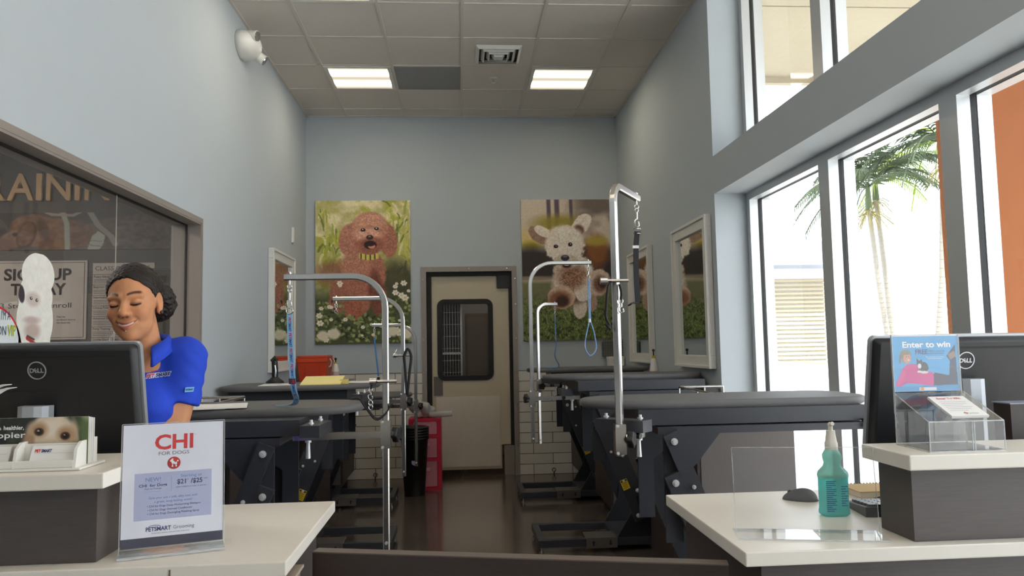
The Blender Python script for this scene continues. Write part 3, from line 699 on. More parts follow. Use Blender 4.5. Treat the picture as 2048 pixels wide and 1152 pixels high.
# ================================================================== posters and mirrors
def poodle(c):
    h = (c.ny-1)/(c.nx-1); X, Y = c.X, c.Y
    g = c.n(5, 4); c.mix(np.ones_like(X), (178, 168, 100)); c.mix(np.clip((g-.42)*5, 0, 1), (214, 200, 152)); c.mix(np.clip((c.n(9, 4)-.54)*7, 0, 1)*.9, (164, 164, 44))
    c.mix(np.clip((Y-.82)*4, 0, 1), (74, 80, 42)); c.mix(np.clip((c.n(6, 4)-.5)*6, 0, 1)*np.clip((Y-.5)*3, 0, 1)*np.clip((1.0-Y)*5, 0, 1), (112, 116, 54))
    r = np.random.default_rng(4)
    for k in range(110):       # long blades and leaves behind the dog
        x, y = r.random(), r.random()*.75; a = r.normal(0, .5)+pi/2; L = .04+.09*r.random()
        if r.random() < .5: x = .02+.25*r.random() if r.random() < .6 else .85+.15*r.random()
        c.line([(x, y), (x+cos(a)*L*.6, y+sin(a)*L*.5), (x+cos(a)*L, y+sin(a)*L+.02)], .003+.011*r.random(), [(150, 160, 52), (190, 186, 70), (206, 200, 150), (104, 116, 44)][k % 4], al=.8)
    c.ell(.2, .78, .2, .13, (134, 74, 52), soft=.7, al=.75); c.ell(.86, .85, .2, .2, (52, 50, 30), soft=.7, al=.8)
    F = dict(fur=.08, fsc=34, amp=.24, tex=80, soft=.14)
    c.ell(.34, .98, .19, .24, (158, 92, 70), rot=12, **F); c.ell(.52, .79, .22, .28, (164, 96, 72), **F); c.ell(.42, .70, .16, .14, (176, 112, 86), **{**F, 'soft': .5})
    c.ell(.30, 1.10, .17, .10, (150, 86, 68), **F); c.ell(.67, 1.07, .09, .18, (124, 64, 46), **F); c.ell(.47, 1.0, .12, .22, (164, 94, 70), **F); c.ell(.40, 1.17, .10, .11, (160, 84, 58), **F)
    c.ell(.62, .95, .07, .2, (116, 60, 42), **{**F, 'soft': .5})
    c.ell(.36, .42, .115, .175, (176, 110, 88), rot=8, **F); c.ell(.765, .43, .095, .185, (164, 96, 74), rot=-6, **F)
    c.ell(.57, .29, .19, .165, (182, 118, 92), **F); c.ell(.565, .24, .15, .10, (196, 132, 104), **{**F, 'soft': .5}); c.ell(.565, .42, .17, .15, (164, 92, 66), **F)
    c.ell(.555, .37, .15, .085, (204, 144, 118), **{**F, 'soft': .5}); c.ell(.585, .48, .13, .09, (146, 82, 62), **{**F, 'soft': .4})
    c.ell(.50, .317, .026, .018, (40, 24, 22), soft=.3); c.ell(.642, .305, .024, .016, (40, 24, 22), soft=.3); c.ell(.496, .312, .007, .005, (220, 210, 200)); c.ell(.64, .30, .007, .005, (220, 210, 200))
    c.ell(.57, .397, .038, .026, (62, 36, 38), soft=.2); c.ell(.568, .388, .014, .007, (150, 112, 108), soft=.6)
    c.ell(.575, .478, .066, .045, (48, 24, 22), soft=.25); c.ell(.59, .492, .038, .028, (206, 120, 104), soft=.25); c.ell(.575, .468, .05, .025, (44, 22, 20), soft=.3)
    for k in range(13):
        x = .455+.016*k; y = .592+.02*sin((x-.455)/.2*pi); c.poly([(x, y-.028), (x+.0165, y-.028), (x+.0165, y+.032), (x, y+.03)], [(196, 180, 62), (92, 78, 30), (206, 190, 92)][k % 3])
    for k in range(420):      # clover leaves
        x = r.random(); y = 1.05+.46*r.random()**.8
        if (.3 < x < .72) and y < 1.22: continue
        q = r.random(); col = [(96, 112, 56), (122, 134, 70), (60, 74, 38), (146, 152, 84), (44, 52, 28)][int(q*5)]
        c.ell(x, y, .012+.016*r.random(), .008+.010*r.random(), col, rot=r.random()*180, soft=.3)
    for k in range(52):       # white flowers
        x = r.random(); y = .86+.62*r.random()
        if .28 < x < .74 and y < 1.2: continue
        s = .010+.016*r.random()
        for a in range(6): c.ell(x+s*cos(a), y+s*.8*sin(a), s*.6, s*.5, (222, 208, 190), rot=a*60, soft=.5)
        c.ell(x, y, s*.5, s*.4, (196, 180, 120), soft=.5)
    for x, y in ((.08, 1.44), (.96, 1.43), (.80, 1.40), (.2, 1.42)): c.ell(x, y, .06, .055, (206, 196, 166), soft=.5, fur=.2, fsc=12)
def doodle(c):
    X, Y = c.X, c.Y; c.mix(np.ones_like(X), (196, 178, 158))
    c.mix(np.clip((c.n(3.2, 3)-.42)*5, 0, 1)*np.clip((X-.45)*4, 0, 1), (112, 98, 88)); c.mix(np.clip((c.n(5, 3)-.6)*6, 0, 1)*np.clip((X-.4)*4, 0, 1), (186, 170, 154))
    for x, q in ((.30, .022), (.39, .026), (.545, .018)): c.line([(x, -.02), (x+.005, .3)], q, (92, 76, 90), soft=.7)
    c.ell(.40, .26, .26, .09, (150, 134, 40), soft=.9, al=.9); c.ell(.06, .42, .16, .10, (206, 178, 110), soft=1); c.ell(.10, .50, .10, .05, (176, 160, 40), soft=.9)
    m = np.clip((Y-.44-.06*c.n(4))*9, 0, 1)*np.clip((.88-Y)*18, 0, 1); c.mix(m, (54, 46, 44)); c.ell(.82, .56, .13, .17, (150, 86, 40), soft=.7, fur=.3, fsc=8, al=.9); c.ell(.82, .46, .12, .05, (176, 156, 44), soft=.8, al=.9)
    m = np.clip((Y-.86)*16, 0, 1); c.mix(m, (112, 110, 74)); c.ell(.1, .86, .2, .02, (140, 116, 92), soft=1)
    c.mix(np.clip((Y-1.05)*4, 0, 1), (96, 110, 50)); r = np.random.default_rng(9)
    c.mix(np.clip((c.n(30, 3)-.5)*7, 0, 1)*np.clip((Y-1.0)*4, 0, 1), (52, 64, 28))
    for k in range(900):
        x = r.random(); y = 1.10+.45*r.random(); a = r.normal(-pi/2, .7); L = .012+.026*r.random()
        c.line([(x, y), (x+cos(a)*L, y+sin(a)*L)], .0024, [(142, 154, 78), (108, 124, 54), (166, 170, 100), (70, 86, 36)][k % 4], al=.8)
    F = dict(fur=.10, fsc=28, amp=.14, tex=80, soft=.12); CR = (222, 204, 188)
    c.ell(.62, 1.17, .075, .13, (214, 196, 182), **F); c.ell(.75, 1.12, .06, .11, (170, 136, 114), **F)
    c.ell(.56, .80, .22, .20, CR, **F); c.ell(.53, .92, .19, .22, (150, 108, 82), **{**F, 'soft': .5, 'amp': .5}); c.ell(.58, 1.04, .13, .09, (110, 82, 64), **{**F, 'soft': .7})
    c.ell(.66, .98, .10, .14, CR, **F); c.ell(.44, .93, .11, .14, CR, **{**F, 'soft': .6}); c.ell(.54, .86, .15, .12, (152, 106, 80), **{**F, 'soft': .7, 'amp': .5})
    c.ell(.19, .39, .135, .075, (150, 112, 92), rot=38, **F); c.ell(.23, .35, .10, .05, CR, rot=30, **F)
    c.ell(.655, .28, .15, .085, CR, rot=-50, **F); c.ell(.625, .34, .06, .06, (112, 78, 62), rot=-40, **{**F, 'soft': .5})
    c.ell(.47, .50, .215, .21, CR, **F); c.ell(.47, .40, .18, .11, (220, 204, 188), **{**F, 'soft': .5}); c.ell(.48, .68, .13, .085, (200, 182, 164), **F); c.ell(.49, .735, .06, .035, (150, 110, 90), soft=.6)
    c.ell(.372, .514, .025, .019, (44, 26, 22), soft=.3); c.ell(.53, .494, .024, .022, (44, 26, 22), soft=.3); c.ell(.376, .51, .005, .005, (220, 210, 200)); c.ell(.534, .489, .005, .005, (220, 210, 200))
    c.ell(.47, .64, .046, .032, (48, 40, 56), soft=.2); c.ell(.47, .625, .028, .010, (110, 104, 124), soft=.7); c.ell(.485, .725, .042, .022, (54, 32, 34), soft=.3); c.ell(.485, .718, .03, .008, (210, 190, 180), soft=.4)
    c.ell(.42, 1.07, .15, .125, (202, 170, 142), **F); c.ell(.40, 1.09, .12, .09, (140, 84, 56), **{**F, 'soft': .6}); c.ell(.43, 1.11, .07, .06, (70, 44, 36), **{**F, 'soft': .5})
    c.ell(.83, .91, .12, .15, (204, 176, 154), rot=15, **F); c.ell(.85, .93, .075, .09, (122, 78, 60), **{**F, 'soft': .6}); c.ell(.87, .92, .045, .055, (62, 44, 46), **{**F, 'soft': .4})
for nm, lb, x0, x1, fn in (('dog_poster', 'photo poster of a reddish brown poodle in clover, left of the door', -1.495, -.511, poodle), ('dog_poster', 'photo poster of a running cream dog on grass, right of the door', .662, 1.642, doodle)):
    z0, z1 = 1.388, 2.89
    t = thing(nm, lb, 'poster', ((x0+x1)/2, YB, z0)); Box(x0, x1, YB-.03, YB-.001, z0, z1).build('canvas', WHITE, t)
    c = Canvas(300, 458); fn(c); c.desat(.2); c.a *= 1.17; c.a *= (.94+.12*c.n(130, 2))[..., None]
    c.build('print', t, lambda u, v: (x0+(x1-x0)*u, YB-.031, z1-(z1-z0)*v), .5)

MIR = mat('mirror_silver', (225, 230, 228), .015, 1.0, var=.0)
def mirror(label, side, y0, y1, z0, z1):
    X = XR if side > 0 else XL; s = -side
    t = thing('wall_mirror', label, 'mirror', (X, (y0+y1)/2, z0), group='white framed wall mirrors')
    o = lambda a: X+s*a
    fr = MB(); fw = .088
    for (a, b_, e, f) in ((y0, y1, z1-fw, z1), (y0, y1, z0, z0+fw), (y0, y0+fw, z0+fw, z1-fw), (y1-fw, y1, z0+fw, z1-fw)):
        fr.box(o(.002), o(.04), a, b_, e, f, .004)
    for (a, b_, e, f) in ((y0-.0, y1, z1-.022, z1), (y0, y1, z0, z0+.022), (y0, y0+.022, z0+.02, z1-.02), (y1-.022, y1, z0+.02, z1-.02)):
        fr.box(o(.038), o(.052), a, b_, e, f, .004)
    fr.build('frame', WHITE, t)
    Box(o(.008), o(.018), y0+fw-.01, y1-fw+.01, z0+fw-.01, z1-fw+.01).build('glass', MIR, t)
mirror('white framed mirror on the right wall, nearest the shop windows', 1, 4.995, 5.82, 1.161, 2.215)
mirror('white framed mirror on the right wall behind the tall steel pole', 1, 6.575, 7.40, 1.161, 2.215)
mirror('white framed mirror on the left wall beside the poodle poster', -1, 6.405, 7.25, 1.155, 2.2)
t = thing('wall_strip', 'thin white plastic strip on the left wall above the mirror', 'wall strip', (XL, 7.305, 2.36))
Box(XL, XL+.02, 7.285, 7.325, 2.365, 2.51, .004).build('cover', WPLAS, t); Box(XL+.002, XL+.014, 7.29, 7.32, 2.352, 2.365).build('end_cap', TAUPE, t)

# ================================================================== cabinets along the walls
def cabinet(label, side, xin, xout, y0, y1, ztop, ndoor, rail=True, pm_=CABD, endm=CAB):
    s = side; t = thing('base_cabinet', label, 'cabinet', (s*(xin+xout)/2, (y0+y1)/2, 0), group='base cabinets along the salon walls')
    Box(s*xin, s*xout, y0, y1, .09, ztop-.03).build('body', endm, t)
    Box(s*(xin+.05), s*xout, y0+.01, y1-.01, 0, .09).build('plinth', BLACK, t)
    Box(s*(xin-.02), s*xout, y0-.015, y1+.015, ztop-.03, ztop, .004).build('top', mat('cab_top', (150, 146, 142), .4), t)
    w_ = (y1-y0)/ndoor
    for k in range(ndoor):
        d = Box(s*(xin-.02), s*xin, y0+w_*k+.004, y0+w_*(k+1)-.004, .10, ztop-.04, .003).build('door', pm_, t)
        yk = y0+w_*k+(.06 if k else w_-.06 if ndoor > 1 else .06)
        MB().cyl((s*(xin-.02), yk, .62), (s*(xin-.05), yk, .62), .006, n=10).cyl((s*(xin-.05), yk-.03, .62), (s*(xin-.05), yk+.03, .62), .007, n=10).build('knob', CHROME, d)
    if rail:
        zr = ztop+.075; ra = MB(); p = [(s*(xin+.18), y0+.25), (s*(xin+.18), y1-.03), (s*(xout-.02), y1-.03)]
        for (a, c) in zip(p, p[1:]): ra.cyl((a[0], a[1], zr), (c[0], c[1], zr), .008, n=10)
        ra.cyl((p[0][0], p[0][1], zr), (s*(xout-.02), p[0][1], zr), .008, n=10)
        for x_, y_ in p+[(s*(xin+.18), (y0+y1)/2+.1), (s*(xin+xout)/2+s*.1, y1-.03), (s*(xin+xout)/2+s*.1, y0+.25)]: ra.cyl((x_, y_, ztop), (x_, y_, zr), .006, n=8)
        ra.build('gallery_rail', CHROME, t)
    return t
cabinet('grey laminate cabinet behind the right front grooming table by the window', 1, 1.18, 1.66, 3.72, 4.70, .99, 2, endm=CAB)
cabinet('dark cabinet between the second and third grooming tables on the right', 1, 1.14, 1.69, 5.75, 6.42, .99, 1)
cabinet('dark cabinet in the back right corner under the wall file', 1, 1.16, 1.69, 7.22, 7.93, 1.03, 1, rail=False)
cabinet('dark cabinet behind the left front grooming table', -1, 1.12, 1.57, 3.72, 4.70, .99, 2, endm=CABD)
cabinet('dark cabinet between the second and third grooming tables on the left', -1, 1.10, 1.57, 5.75, 6.38, .99, 1, endm=CABD)
cabinet('dark cabinet in the back left corner under the orange tool box', -1, 1.12, 1.57, 7.16, 7.93, 1.03, 1, rail=True)

# ================================================================== grooming tables
YEL = mat('warning_yellow', (232, 196, 40), .5)
def groom_table(label, side, xe, yt, yc, zt, L=1.13, W=.46, sh=0.0):
    s = side; X = lambda x: xe+s*x
    t = thing('grooming_table', label, 'grooming table', (X(.5), yc, 0), group='black lift grooming tables with grey tops')
    # top: a rounded slab
    out = []
    for cx, cy, a0, rx, ry in ((L-.16, W/2-.14, 0, .16, .14), (.34, 0, 90, .34, W/2), (.34, 0, 180, .34, W/2), (L-.16, -W/2+.14, 270, .16, .14)):
        for i in range(13):
            a = radians(a0+7.5*i); ca, sa = cos(a), sin(a)
            out.append((cx+rx*math.copysign(abs(ca)**.88, ca), cy+ry*math.copysign(abs(sa)**.88, sa)))
    vs = []; n = len(out); cxm = L/2
    prof = [(-.014, 0), (-.004, -.004), (0, -.014), (-.002, -.026), (-.012, -.034)]
    for dr, dz in prof:
        for (a, b_) in out:
            d = Vector((a-cxm, b_)).normalized(); vs.append((X(a+d.x*dr), yt+b_+d.y*dr, zt+dz))
    fs = [(j*n+i, j*n+(i+1) % n, (j+1)*n+(i+1) % n, (j+1)*n+i) for j in range(len(prof)-1) for i in range(n)]
    mb = MB().add(vs, fs, True); mb.add(vs[:n], [tuple(range(n))]); mb.add(vs[-n:], [tuple(range(n-1, -1, -1))])
    mb.build('tabletop', RUBBER, t)
    zu = zt-.034
    ap = MB().box(X(.20), X(L-.06), yc-.20, yt+W/2-.03, zu-.062, zu).box(X(.27), X(L-.05), yc-.225, yc+.225, zu-.095, zu-.067)
    ap.build('apron', STEELP, t)
    MB().box(X(L-.08), X(L+.01), yc-.26, yc-.2, zu-.09, zu-.055).build('end_bracket', STEELD, t)
    X0 = X; X = lambda x: xe+s*(x+sh); gz = zu-.095
    for yy in (-.225, .215):
        g = MB().prism([(.29, gz), (.52, gz), (.42, gz-.12), (.36, gz-.16), (.36, gz-.42), (.29, gz-.42)], lambda a, b_, q: (X(a), yc+q, b_), yy, yy+.012)
        g.build('pivot_plate', STEELP, t)
    X0 = X; X = lambda x: xe+s*(x+sh)
    # parallel lifting links
    p0, p1 = (.325, gz-.025), (.565, gz-.615)
    for yy in (-.255, .232):
        for k, dz in enumerate((0, -.16)):
            a = Vector((X(p0[0]), yc+yy+.011, p0[1]+dz)); c = Vector((X(p1[0]), yc+yy+.011, p1[1]+dz)); d = (c-a).normalized()
            lk = MB().bar(a-d*.035, c+d*.035, .024, .062, up=d.cross(Vector((0, 1, 0)))).build('link_arm', STEELP if yy < 0 else STEELD, t)
            sg = -1 if yy < 0 else 1
            for f_, r_ in ((0, .015), (.30, .009), (.62, .009), (1, .015)):
                p = a+(c-a)*f_+Vector((0, sg*.012, 0)); bo = MB().cyl(p, p+Vector((0, sg*.006, 0)), r_*.92, n=12).cyl(p, p+Vector((0, sg*.013, 0)), r_*.55, n=6).build('bolt', ZINC, lk)
            if yy < 0 and k == 1:
                m = a+(c-a)*.66+Vector((0, -.0130, 0)); q = Vector((d.z, 0, -d.x))
                wl_ = MB().obox(m, d*.034, q*.024, (0, .0006, 0)).build('warning_label', YEL, lk)
                tx = MB()
                tx.obox(m-d*.025+Vector((0, -.0012, 0)), d*.0055, q*.021, (0, .0004, 0))
                for e_ in range(5): tx.obox(m+d*(-.011+.0085*e_)+Vector((0, -.0012, 0)), d*.0012, q*(.018-.003*(e_ % 2)), (0, .0003, 0))
                tx.build('label_print', INK, lk)
    zb = p1[1]-.16
    # base frame
    bf = MB()
    for yy in (-.22, .22): bf.box(X(-.09), X(.92), yc+yy-.022, yc+yy+.022, .035, .085, .004)
    bf.box(X(-.09), X(-.045), yc-.198, yc+.198, .035, .085, .004).box(X(.87), X(.92), yc-.198, yc+.198, .035, .085, .004).box(X(.42), X(.72), yc-.198, yc+.198, .05, .085)
    bf.build('base_frame', STEELP, t)
    for yy in (-.232, .222):
        MB().prism([(.43, .085), (.80, .085), (.62, zb+.20), (.56, zb+.22), (.53, zb+.02)], lambda a, b_, q: (X(a), yc+q, b_), yy, yy+.010).build('base_plate', STEELD, t)
    MB().bar((X(.60), yc, zb+.05), (X(.40), yc, gz-.30), .05, .05).build('lift_actuator', BLACK, t)
    for xx in (-.07, .90):
        for yy in (-.22, .22): MB().cyl((X(xx), yc+yy, 0), (X(xx), yc+yy, .01), .016, n=12).cyl((X(xx), yc+yy, .01), (X(xx), yc+yy, .036), .007, n=8).build('foot', CHROME, t)
    pd = Box(X(.22), X(.42), yc-.26, yc-.10, .088, .096).box(X(.22), X(.42), yc-.268, yc-.26, .03, .096).build('foot_pedal', mat('pedal_grey', (104, 99, 95), .5, .3), t)
    ar = MB(); y_ = yc-.2695
    for xx, sg in ((.265, 1), (.375, -1)):
        c0 = .062
        ar.add([(X(xx)-.012, y_, c0+sg*.002), (X(xx)+.012, y_, c0+sg*.002), (X(xx), y_, c0+sg*.016)], [(0, 1, 2)]).add([(X(xx)-.005, y_, c0-sg*.016), (X(xx)+.005, y_, c0-sg*.016), (X(xx)+.005, y_, c0+sg*.002), (X(xx)-.005, y_, c0+sg*.002)], [(0, 1, 2, 3)])
    ar.build('pedal_arrows', BLACK, pd)
    return t
ztR = (1.112, 1.13, 1.135); ztL = (1.105, 1.11, .945)
groom_table('grooming table nearest the viewer on the right, its end at the window', 1, .505, 3.225, 3.20, ztR[0], 1.20, .43)
groom_table('second grooming table from the viewer on the right, its foot pedal showing', 1, .575, 5.38, 5.20, ztR[1], 1.12)
groom_table('rear right grooming table below the running dog poster', 1, .59, 6.80, 6.80, ztR[2], 1.08, .52)
groom_table('grooming table nearest the viewer on the left, behind the price sign', -1, -.43, 3.43, 3.22, ztL[0], 1.13, .54)
groom_table('left grooming table with the yellow notepad on it', -1, -.555, 5.28, 5.30, ztL[1], 1.03, .56)
groom_table('rear left grooming table, lower than the others, behind the steel poles', -1, -.43, 6.78, 6.78, ztL[2], 1.12, .5, sh=.24)

# ================================================================== grooming arms
def groom_arm(label, px_, y, zb, zt, dirv, L, r, zc, bracket, knob):
    """square tube pole with a bent top, sliding sleeve, star knob and support bar"""
    t = thing('grooming_pole', label, 'grooming pole', (px_, y, zb), group='bent steel grooming arms on table clamps')
    w = .026; d = Vector((dirv[0], dirv[1], 0)).normalized()
    P = [Vector((px_, y, zb)), Vector((px_, y, zb+.3))]
    c = Vector((px_, y, zt-r))+d*r
    P.append(Vector((px_, y, zt-r)))
    for i in range(1, 10):
        a = radians(90*i/9); P.append(c - d*r*cos(a)+Vector((0, 0, r*sin(a))))
    P.append(Vector((px_, y, zt))+d*L)
    MB().tube(P, 0, sq=(w, w), up=tuple(d)).build('pole', BRUSH, t)
    sl = MB(); k = w/2+.003
    for a in ((-k-.004, -k, -k-.004, k+.004), (k, k+.004, -k-.004, k+.004), (-k, k, -k-.004, -k), (-k, k, k, k+.004)):
        sl.box(px_+a[0], px_+a[1], y+a[2], y+a[3], zc-.055, zc+.055)
    sl.build('sleeve', BRUSH, t)
    for dz in (-.05, .05): MB().cyl((px_-.012, y-k-.004, zc+dz), (px_-.012, y-k-.010, zc+dz), .006, n=6).build('bolt', ZINC, t)
    MB().cyl((px_, y-w/2-.001, zb+.03), (px_, y-w/2-.006, zb+.03), .006, n=8).build('bolt', ZINC, t)
    # star knob
    kd = Vector(knob).normalized(); k0 = Vector((px_, y, zc))+kd*(k+.004); q = kd.orthogonal().normalized(); q2 = kd.cross(q)
    kb = MB(); n = 30; vs = []
    for dz in (.012, .014, .034, .036):
        rr = .024 if dz in (.012, .036) else .028
        for i in range(n):
            a = 2*pi*i/n; ro = rr*(1+.14*cos(5*a)); vs.append(k0+kd*dz+(q*cos(a)+q2*sin(a))*ro)
    kb.add(vs, [(j*n+i, j*n+(i+1) % n, (j+1)*n+(i+1) % n, (j+1)*n+i) for j in range(3) for i in range(n)], True); kb.add(vs, [tuple(range(n-1, -1, -1)), tuple(range(3*n, 4*n))])
    kb.cyl(k0-kd*.002, k0+kd*.014, .008, n=10)
    kb.build('star_knob', BLACK, t)
    b0 = Vector((px_, y, zc)); b1 = Vector(bracket); dd = (b1-b0).normalized()
    MB().bar(b0+dd*.018, b1, .026, .026).build('support_bar', BRUSH, t)
    cc = b1+(b0-b1)*.28; pn = Vector((-dd.y, dd.x, 0)).normalized()
    MB().bar(cc-pn*.05+Vector((0, 0, .036)), cc+pn*.16+Vector((0, 0, .036)), .075, .045).build('table_clamp', STEELP, t)
    for q_ in (-.02, .13): MB().cyl(cc+pn*q_+Vector((0, 0, .058)), cc+pn*q_+Vector((0, 0, .078)), .006, n=8).cyl(cc+pn*q_+Vector((0, 0, .062)), cc+pn*q_+Vector((0, 0, .068)), .011, n=6).build('clamp_bolt', ZINC, t)
    MB().cyl(b1+(b0-b1)*.16+Vector((0, 0, -.085)), b1+(b0-b1)*.16+Vector((0, 0, -.02)), .010, .007, n=10).cyl(b1+(b0-b1)*.16+Vector((0, 0, -.022)), b1+(b0-b1)*.16+Vector((0, 0, -.012)), .014, n=6).build('clamp_handle', ZINC, t)
    MB().cyl(cc+pn*-.014-dd*.02, cc+pn*-.03-dd*.02, .012, n=12).build('lock_knob', BLACK, t)
    e = Vector((px_, y, zt))+d*(L-.02)
    hk = MB().cyl(e+Vector((0, 0, -.03)), e+Vector((0, 0, .022)), .004, n=8).cyl(e+Vector((0, 0, .012)), e+Vector((0, 0, .018)), .009, n=6)
    hk.tube([e+Vector((.009*cos(a), 0, -.038+.009*sin(a))) for a in np.linspace(0, 2*pi, 13)[:-1]], .0025, n=6, closed=True)
    hk.build('eye_bolt', CHROME, t)
    return e+Vector((0, 0, -.045))
def armpx(u_b, v_b, u_t, v_t, Y): 
    a = at(u_b, v_b, Y=Y); c = at(u_t, v_t, Y=Y); return (a.x+c.x)/2, a.z, c.z
x, zb, _ = armpx(1236, 912, 1234, 500, 2.80); zt = at(1232, 368, Y=2.80).z; tip = at(1275, 397, Z=zt)
dv = (tip.x-x, tip.y-2.80); eR1 = groom_arm('tall grooming arm on the nearest right table, holding the black strap', x, 2.80, zb, zt, dv, Vector(dv).length, .07, at(1238, 878, Y=2.80).z, (.70, 2.93, at(1265, 872, Y=2.86).z), (.9, -.5, 0))
x, zb, _ = armpx(1061, 886, 1066, 600, 5.12); zt = at(1110, 526, Y=5.12).z; eR2 = groom_arm('grooming arm with the blue rope loop, in front of the running dog poster', x, 5.12, zb, zt, (1, 0), at(1182, 526, Y=5.12).x-x, .15, at(1060, 797, Y=5.12).z, (.80, 5.12, at(1060, 797, Y=5.12).z), (-1, -.25, 0))
x, zb, _ = armpx(1079, 887, 1077, 660, 6.42); zt = at(1095, 608, Y=6.42).z; eR3 = groom_arm('short grooming arm furthest back on the right side', x, 6.42, zb, zt, (1, .25), at(1114, 608, Y=6.42).x-x+.01, .08, at(1078, 772, Y=6.42).z, (.84, 6.5, at(1078, 772, Y=6.42).z), (.6, -1, 0))
x, zb, _ = armpx(775, 1100, 769, 620, 3.08); zt = at(700, 553, Y=3.08).z; eL1 = groom_arm('grooming arm nearest the viewer on the left, holding the printed blue lead', x, 3.08, zb, zt, (-1, 0), x-at(569, 553, Y=3.08).x, .13, at(773, 868, Y=3.08).z, (-.67, 3.10, at(773, 868, Y=3.08).z-.006), (1, -.35, 0))
x, zb, _ = armpx(811, 952, 803, 680, 5.0); zt = at(740, 597, Y=5.0).z; eL2 = groom_arm('middle grooming arm on the left, the black looped harness on its pole', x, 5.0, zb, zt, (-1, 0), x-at(666, 597, Y=5.0).x, .15, at(807, 803, Y=5.0).z, (-.74, 5.05, at(807, 803, Y=5.0).z), (1, -.35, 0))
x, zb, _ = armpx(834, 932, 830, 720, 6.6); zt = at(800, 650, Y=6.6).z; eL3 = groom_arm('furthest grooming arm on the left, beside the door frame', x, 6.6, zb, zt, (-1, 0), x-at(744, 650, Y=6.6).x, .15, at(832, 812, Y=6.6).z, (-.72, 6.62, at(832, 812, Y=6.6).z), (1, -.35, 0))
poleL2x = armpx(811, 952, 803, 680, 5.0)[0]; poleR1x = armpx(1236, 912, 1234, 500, 2.80)[0]; poleL1x = armpx(775, 1100, 769, 620, 3.08)[0]

# ================================================================== leads and straps
def snap(t, p, L=.07):
    """swivel snap hook hanging from p; returns its lower ring"""
    p = Vector(p); mb = MB()
    mb.tube([p+Vector((.007*cos(a), 0, -.008+.009*sin(a))) for a in np.linspace(0, 2*pi, 13)[:-1]], .0022, n=6, closed=True)
    mb.cyl(p+Vector((0, 0, -.018)), p+Vector((0, 0, -L*.55)), .0045, .0035, n=8)
    mb.tube([p+Vector((0, 0, -L*.5)), p+Vector((-.010, 0, -L*.62)), p+Vector((-.008, 0, -L*.85)), p+Vector((0, 0, -L*.95)), p+Vector((.009, 0, -L*.85)), p+Vector((.006, 0, -L*.65))], .0026, n=6)
    mb.build('snap_hook', CHROME, t); return p+Vector((0, 0, -L))
def ribbon(path, wdir, wd, th):
    P = [Vector(p) for p in path]; mb = MB(); wv = Vector(wdir).normalized(); vs = []
    for i, p in enumerate(P):
        d = (P[min(i+1, len(P)-1)]-P[max(i-1, 0)]).normalized(); sd = (wv-d*wv.dot(d)).normalized(); nr = d.cross(sd)
        vs += [p+sd*wd/2+nr*th/2, p+sd*wd/2-nr*th/2, p-sd*wd/2-nr*th/2, p-sd*wd/2+nr*th/2]
    fs = [(i*4+k, i*4+(k+1) % 4, i*4+4+(k+1) % 4, i*4+4+k) for i in range(len(P)-1) for k in range(4)]
    mb.add(vs, fs); mb.add(vs, [(3, 2, 1, 0), tuple(len(vs)-4+k for k in range(4))]); return mb
def smooth_path(pts, n=24):
    P = [Vector(p) for p in pts]; Q = [P[0]*2-P[1]]+P+[P[-1]*2-P[-2]]; R = []
    for i in range(1, len(Q)-2):
        for k in range(n//(len(P)-1)+1):
            s = k/(n//(len(P)-1)+1); a, b_, c, d = Q[i-1:i+3]
            R.append(.5*((2*b_)+(c-a)*s+(2*a-5*b_+4*c-d)*s*s+(3*b_-a-3*c+d)*s**3))
    return R+[P[-1]]
# black strap on the tall right arm
t = thing('grooming_strap', 'black webbing strap hanging from the tallest steel arm on the right', 'strap', eR1)
q = snap(t, eR1, .085); yS = eR1.y
MB().tube([q+Vector((-.014, 0, 0)), q+Vector((.014, 0, 0)), q+Vector((.014, 0, -.02)), q+Vector((-.014, 0, -.02))], .003, n=6, closed=True).build('ring', CHROME, t)
pts = [q+Vector((0, 0, -.012)), at(1272, 500, Y=yS), at(1273, 560, Y=yS), at(1276, 606, Y=yS)]
ribbon(smooth_path(pts), (1, .2, 0), .022, .005).build('webbing', mat('black_webbing', (26, 26, 32), .8), t)
p = at(1271, 494, Y=yS); Box(p.x-.013, p.x+.013, yS-.006, yS+.006, p.z-.006, p.z+.006, .001).build('slide', WPLAS, t)
p = at(1276, 606, Y=yS); ribbon(smooth_path([at(1282, 604, Y=yS), p, at(1266, 606, Y=yS-.01), at(1259, 610, Y=yS-.02)], 12), (0, 1, 0), .022, .006).build('end_loop', MATS['black_webbing'], t)
# blue rope loop on the second right arm
ROPE = mat('blue_rope', (126, 164, 208), .7, var=.55, scale=110)
t = thing('rope_loop', 'blue and white rope noose hanging over the running dog poster', 'lead', eR2); q = snap(t, eR2, .07); Y5 = 5.12
pl = [q, at(1177, 600, Y=Y5), at(1178, 640, Y=Y5), at(1172, 672, Y=Y5), at(1170, 695, Y=Y5), at(1180, 711, Y=Y5), at(1192, 697, Y=Y5), at(1188, 665, Y=Y5), at(1181, 640, Y=Y5), at(1180, 600, Y=Y5), q+Vector((.006, 0, 0))]
MB().tube(smooth_path(pl, 60), .0045, n=7).build('rope', ROPE, t); p = at(1179, 641, Y=Y5); MB().cyl(p+Vector((0, 0, -.012)), p+Vector((0, 0, .012)), .009, n=10).build('slide', WPLAS, t)
